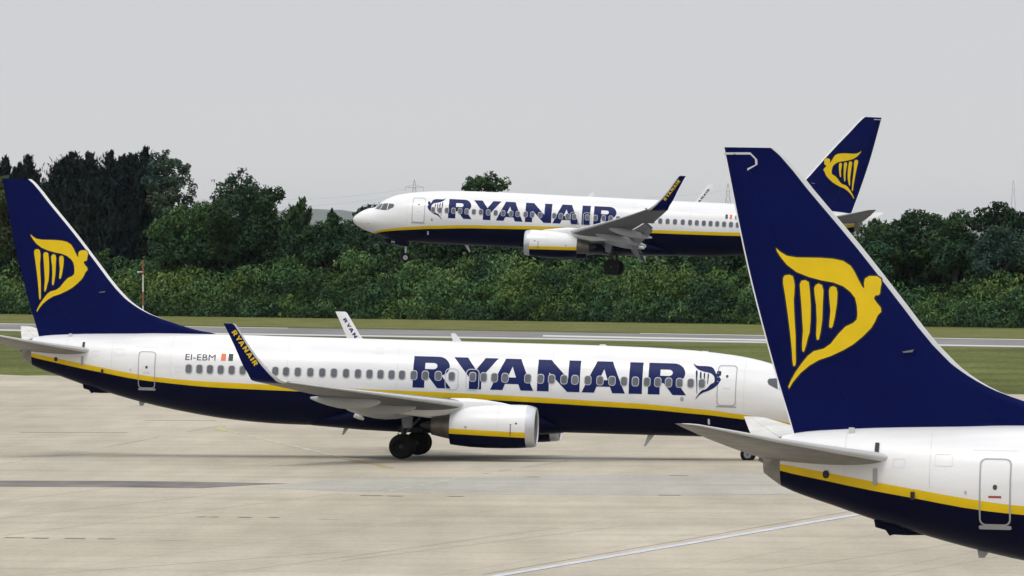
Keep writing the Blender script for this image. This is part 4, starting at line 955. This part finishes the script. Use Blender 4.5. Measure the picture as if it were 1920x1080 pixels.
conifer('dark cypress cut by the left edge of the photo, above the parked tail fin', (8, 297), 24, 470, treeD(0) + 26, 11, 0.25)
conifer('dark cypress with a bent bushy top just above the parked tail fin tip', (56, 296), 25, 470, treeD(40) + 20, 12, -0.3)
conifer('dark cypress with a ragged double top, first right of the tail fin tip', (131, 292), 46, 470, treeD(120) + 18, 13, 0.25)
conifer('dark cypress with a thin upright tip, second right of the tail fin tip', (170, 292), 34, 470, treeD(160) + 20, 14, -0.1)
conifer('dark cypress whose hooked tip points right, third right of the tail fin tip', (200, 288), 30, 470, treeD(200) + 17, 15, 0.7)
conifer('dark cypress with a short blunt tip between the hooked and the tallest one', (243, 293), 36, 470, treeD(240) + 19, 16, 0.2)
conifer('tallest dark cypress, touching the pale airy broadleaf tree', (270, 281), 20, 470, treeD(265) + 22, 17, 0.1)
broadleaf('yellowish green tree at the left edge below the cypress tops', [(2, 345, 22), (8, 375, 30), (10, 410, 32), (15, 440, 32), (5, 460, 30), (60, 470, 30)], treeD(10) + 10, 'leaves_yellowish', 0.45, 21)
broadleaf('tall airy grey green poplar beside the tallest cypress', [(300, 300, 19), (326, 302, 19), (312, 290, 11), (285, 340, 22), (318, 350, 22), (340, 325, 15), (345, 318, 13), (290, 318, 16), (312, 325, 20), (338, 342, 17), (300, 352, 24), (328, 370, 24), (356, 334, 9), (363, 350, 9), (358, 366, 11), (350, 385, 18), (300, 385, 26)], treeD(320) + 16, 'leaves_blue', 0.75, 22, dens=15, size=0.27, tvar=0.10)
broadleaf('large spreading tree with a thin straggly top right of the poplar', [(450, 366, 34), (424, 376, 30), (482, 380, 32), (512, 362, 19), (524, 368, 13), (500, 372, 22), (441, 334, 13), (452, 322, 9), (466, 334, 9), (414, 346, 8), (398, 338, 5), (430, 345, 13), (470, 350, 18), (463, 318, 4), (432, 326, 5), (432, 410, 45), (490, 415, 45), (540, 425, 32), (465, 445, 45)], treeD(450) + 14, 'leaves_dark', 0.5, 23, dens=12)
broadleaf('low rounded green tree in front of the poplar', [(330, 408, 26), (310, 430, 28), (355, 404, 26), (382, 400, 24), (385, 430, 36), (340, 440, 36), (300, 452, 22), (395, 450, 34)], treeD(340) + 9, 'leaves_bush', 0.30, 24)
conifer('small dark pine beside the straggly tree, left of the hills', (557, 376), 17, 440, treeD(560) + 13, 25, 0.9, material='leaves_dark', group='small dark conifers')
conifer('tiny dark conifer tip in front of the blue hills', (621, 398), 7, 440, treeD(620) + 13, 26, 0.1, material='leaves_dark', group='small dark conifers')
broadleaf('low wide tree below the blue hills, left of the flying nose', [(590, 430, 20), (612, 424, 17), (640, 420, 16), (655, 424, 14), (600, 450, 30), (640, 450, 30), (575, 445, 22), (590, 476, 26), (630, 478, 28), (660, 470, 26)], treeD(610) + 11, 'leaves_dark', 0.55, 27)
broadleaf('rounded grey tree behind the nose of the flying airliner', [(690, 392, 10), (680, 398, 11), (668, 405, 11), (704, 390, 11), (722, 400, 18), (690, 418, 22), (668, 428, 16), (700, 440, 28), (730, 440, 25)], treeD(690) + 30, 'leaves_blue', 0.45, 28)
broadleaf('lone round crown rising above the roof of the flying airliner', [(912, 340, 20), (886, 348, 18), (940, 345, 16), (922, 352, 20), (900, 352, 20), (888, 350, 15), (935, 347, 15), (952, 352, 8), (902, 336, 11), (924, 333, 10), (880, 338, 8), (872, 356, 8), (895, 380, 22), (925, 385, 24), (910, 420, 30)], treeD(910) + 20, 'leaves_dark', 0.8, 29, dens=12)
conifer('small spiky conifer right of the airborne tail', (1638, 414), 11, 470, treeD(1640) + 18, 30, 0.1, material='leaves_dark', group='small dark conifers')
broadleaf('domed dark tree, nearest on the right to the airborne tail', [(1716, 415, 25), (1692, 424, 22), (1742, 418, 22), (1668, 436, 22), (1700, 408, 13), (1734, 408, 14), (1684, 418, 14), (1750, 414, 12), (1672, 430, 14), (1715, 425, 22), (1745, 432, 24), (1690, 445, 26), (1730, 460, 34), (1665, 455, 22)], treeD(1700) + 16, 'leaves_dark', 0.45, 31)
broadleaf('lower leafy tree in front of the domed tree at the right', [(1622, 432, 17), (1650, 430, 18), (1672, 436, 20), (1668, 452, 24), (1640, 480, 30), (1680, 485, 34), (1620, 470, 22), (1640, 520, 34)], treeD(1650) + 10, 'leaves_dark', 0.72, 32)
broadleaf('mid green tree between the domed tree and the tall one at right', [(1790, 418, 22), (1768, 426, 20), (1818, 418, 18), (1800, 404, 12), (1765, 415, 13), (1820, 408, 13), (1790, 428, 24), (1770, 450, 28), (1810, 460, 30), (1780, 490, 34)], treeD(1780) + 13, 'leaves_dark', 0.62, 33)
broadleaf('tallest dark tree near the right edge of the photo', [(1872, 402, 25), (1848, 410, 20), (1905, 412, 22), (1888, 420, 26), (1862, 390, 12), (1850, 396, 10), (1836, 398, 10), (1885, 386, 9), (1898, 396, 11), (1912, 402, 11), (1925, 410, 12), (1860, 412, 20), (1890, 415, 24), (1840, 418, 18), (1915, 430, 24), (1870, 445, 34)], treeD(1870) + 18, 'leaves_dark', 0.28, 34)
broadleaf('blue green rounded tree in front of the tallest one at the right edge', [(1870, 436, 18), (1890, 446, 24), (1855, 455, 26), (1840, 475, 28), (1880, 480, 34), (1915, 470, 26), (1860, 505, 34)], treeD(1870) + 9, 'leaves_blue', 0.5, 35)

# woodland that reads as one dark mass behind the thicket
def mass(name, spans, D0, depth, material, seed, dens, size, tint, tvar, rr_=(1.4, 2.6)):
    rr = random.Random(seed); blobs = []
    for (u0, v0, u1, v1, step) in spans:
        u = u0
        while u < u1:
            v = v0 + (v1 - v0)*(u - u0)/(u1 - u0); Dd = treeD(u) + D0
            ztop = at(u, v, Dd).z
            z = ztop - rr.uniform(0.5, 1.0)*rr_[1]*0.9
            first = True
            while z > -0.5:
                r = rr.uniform(*rr_)
                dd = Dd + rr.uniform(0, 1)*depth*(1.0 if first else 0.6) + (z/ztop)*depth*0.5
                blobs.append((at(u + rr.uniform(-1, 1)*step, v, dd).x, dd, z, r, tint + rr.gauss(0, tvar))); z -= r*rr.uniform(0.7, 1.1); first = False
            u += step*rr.uniform(0.7, 1.3)
    C, Nn, S, T = blob_leaves(blobs, dens, size, seed, lower=-0.35)
    o = link(name, leaf_mesh(name, C, Nn, S, T, material, 0.85, seed)); return o
o = mass('woodland', [(-60, 448, 300, 440, 20), (300, 425, 570, 420, 18), (570, 436, 700, 430, 18), (700, 432, 1420, 452, 20), (1420, 450, 1600, 450, 20), (1600, 440, 2000, 440, 18)], 14, 8, 'leaves_dark', 41, 4.5, 0.36, 0.36, 0.16, (1.8, 3.2))
tag(o, 'dark woodland massed behind the lighter thicket', 'woodland', kind='stuff')
def top_v(u):                          # skyline of the thicket, photo rows
    return float(np.interp(u, [-60, 60, 240, 420, 700, 960, 1240, 1450, 1600, 1720, 1840, 2000], [474, 472, 466, 478, 484, 478, 486, 494, 515, 535, 512, 500]))
def thicket(name, rows, material, seed, dens, size, tint, tv):
    rr = random.Random(seed); blobs = []
    for (dD, frac, r0, r1, step) in rows:
        u = -70.0
        while u < 1995:
            D = treeD(u) + dD + rr.uniform(-1.2, 1.2); H = at(u, top_v(u), D).z * frac * rr.uniform(0.78, 1.10)
            r = rr.uniform(r0, r1); tn = tint + rr.gauss(0, tv); x = at(u, 500, D).x
            blobs.append((x, D, max(H - r*0.9, r*0.3), r, tn))
            if H > 2.4*r: blobs.append((x + rr.uniform(-0.4, 0.4)*r, D - 0.3*r, H - 2.3*r, r*0.95, tn))
            if rr.random() < 0.5: blobs.append((x + rr.uniform(-1, 1)*r, D + rr.uniform(-0.5, 0.5), H - rr.uniform(0.2, 1.2)*r, r*0.6, tn + rr.gauss(0, 0.12)))
            u += (r*FPX/D) * rr.uniform(0.9, 1.7) * step
    C, Nn, S, T = blob_leaves(blobs, dens, size, seed, lower=-0.25, tvar=0.11, lk=0.6, big=1.2)
    return link(name, leaf_mesh(name, C, Nn, S, T, material, 0.75, seed, up=np.array([[0.0, 0.0, 0.4]])))
o = thicket('thicket', [(-1, 0.34, 1.2, 2.2, 1.0), (2, 0.58, 1.5, 2.7, 0.9), (5, 0.80, 1.6, 3.0, 0.85), (9, 1.0, 1.6, 2.8, 0.75)], 'leaves_bush', 43, 7, 0.26, 0.47, 0.22)
tag(o, 'dense green thicket of shrubs along the far side of the runway', 'thicket', kind='stuff')
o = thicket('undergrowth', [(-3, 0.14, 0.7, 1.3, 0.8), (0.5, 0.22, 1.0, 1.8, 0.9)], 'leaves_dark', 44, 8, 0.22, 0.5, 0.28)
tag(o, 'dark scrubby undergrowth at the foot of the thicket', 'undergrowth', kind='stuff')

# ------------------------------------------------------------------ pole, pylons, wires
def pole():
    b = G(268, 601); D = b.y; top = at(268, 488, D).z
    root = bpy.data.objects.new('marker_pole', None); COL.objects.link(root); root.location = (b.x, D, 0)
    tag(root, 'slim red and white banded pole with a short arm in front of the thicket', 'pole')
    zz = [at(268, v, D).z for v in (488, 515, 547, 573, 601)]
    for k in range(4):
        mb = MB(); mb.tube((0, 0, max(0, zz[k+1])), (0, 0, zz[k]), 0.10, 0.09, ('orange_red', 'pole_white')[k % 2], 12)
        tag(mb.obj('band', root, smooth=60))
    mb = MB(); za = at(268, 510, D).z; mb.tube((0.1, 0, za), (-0.62, 0, za), 0.06, 0.06, 'pole_white', 8); mb.box((-0.70, -0.08, za - 0.1), (-0.5, 0.08, za + 0.1), 'pole_white'); mb.obj('arm', root)
mat('orange_red', (0.30, 0.09, 0.055), 0.7); mat('pole_white', (0.62, 0.62, 0.60), 0.7); mat('galvanised', (0.16, 0.165, 0.17), 0.6)
pole()
def pylon(label, u, v, D, arms=True, w=0.11):
    c = at(u, v, D); H = c.z
    root = bpy.data.objects.new('pylon', None); COL.objects.link(root); root.location = (c.x, D, 0)
    tag(root, label, 'pylon', 'power line pylons')
    hw = lambda z: 3.6*(1 - z/H)**1.0 * 0.9 + 0.45 if z < H*0.99 else 0.1
    mb = MB(); lv = [0, 6, 12, 17, 22, 26, 30, 34, H*0.9, H]
    lv = [z for z in lv if z <= H*0.9] + [H]
    for i in range(len(lv) - 1):
        for sx in (-1, 1):
            for sy in (-1, 1):
                mb.tube((sx*hw(lv[i]), sy*hw(lv[i]), lv[i]), (sx*hw(lv[i+1]), sy*hw(lv[i+1]), lv[i+1]), w, w, 'galvanised', 4)
            mb.tube((sx*hw(lv[i]), -hw(lv[i]), lv[i]), (-sx*hw(lv[i+1]), -hw(lv[i+1]), lv[i+1]), w*0.6, w*0.6, 'galvanised', 4)
            mb.tube((sx*hw(lv[i]), hw(lv[i]), lv[i]), (-sx*hw(lv[i+1]), hw(lv[i+1]), lv[i+1]), w*0.6, w*0.6, 'galvanised', 4)
    mb.obj('lattice_mast', root, smooth=0)
    if arms:
        for z, L in ((H - 4.2, 5.2), (H - 9.5, 6.5)):
            for sx in (-1, 1):
                mb = MB(); mb.tube((0, 0, z + 1.2), (sx*L, 0, z), w, w*0.7, 'galvanised', 4); mb.tube((0, 0, z - 0.3), (sx*L, 0, z), w, w*0.7, 'galvanised', 4)
                mb.tube((sx*L, 0, z), (sx*L, 0, z - 2.2), w*0.8, w*0.8, 'galvanised', 4); mb.obj('arm', root, smooth=0)
    return root
pylon('far pylon with wide arms above the front of the flying airliner', 777, 337, 5200)
pylon('far narrow pylon between the white winglet and the big tail fin', 1365, 344, 5200, arms=False, w=0.09)
pylon('very faint far pylon above the trees near the right edge', 1900, 338, 7500, arms=False, w=0.06)
def wire(a, b, sag, D):
    mb = MB(); n = 14; p0, p1 = at(*a, D), at(*b, D)
    P = [p0.lerp(p1, k/n) - Vector((0, 0, sag*4*(k/n)*(1 - k/n))) for k in range(n + 1)]
    for k in range(n): mb.tube(P[k], P[k+1], 0.035, 0.035, 'galvanised', 4)
    return mb
for a, b, lb in (((430, 372), (777, 352), 'power line sagging left from the armed pylon, the upper one'), ((430, 388), (777, 362), 'power line sagging left from the armed pylon, the lower one')):
    o = wire(a, b, 3.0, 5200).obj('power_line', None, smooth=0); tag(o, lb, 'power line', 'power lines')
o = wire((1210, 370), (1365, 356), 1.0, 5200).obj('power_line', None, smooth=0); tag(o, 'power line running left from the narrow far pylon', 'power line', 'power lines')

# ------------------------------------------------------------------ haze
HAZE = 0.85e-5
if HAZE:
    m = bpy.data.materials.new('haze'); m.use_nodes = True; t = m.node_tree; t.nodes.clear()
    o_ = t.nodes.new('ShaderNodeOutputMaterial'); pv = t.nodes.new('ShaderNodeVolumePrincipled')
    pv.inputs['Color'].default_value = (0.86, 0.94, 1.0, 1); pv.inputs['Density'].default_value = HAZE; pv.inputs['Anisotropy'].default_value = 0.2
    t.links.new(pv.outputs[0], o_.inputs['Volume'])
    MAT['haze'] = m
    mb = MB(); mb.box((-HB - 500, -HB - 500, -1.5), (HB + 500, HB + 500, 230), 'haze')
    tag(mb.obj('haze', None, smooth=0), kind='stuff')
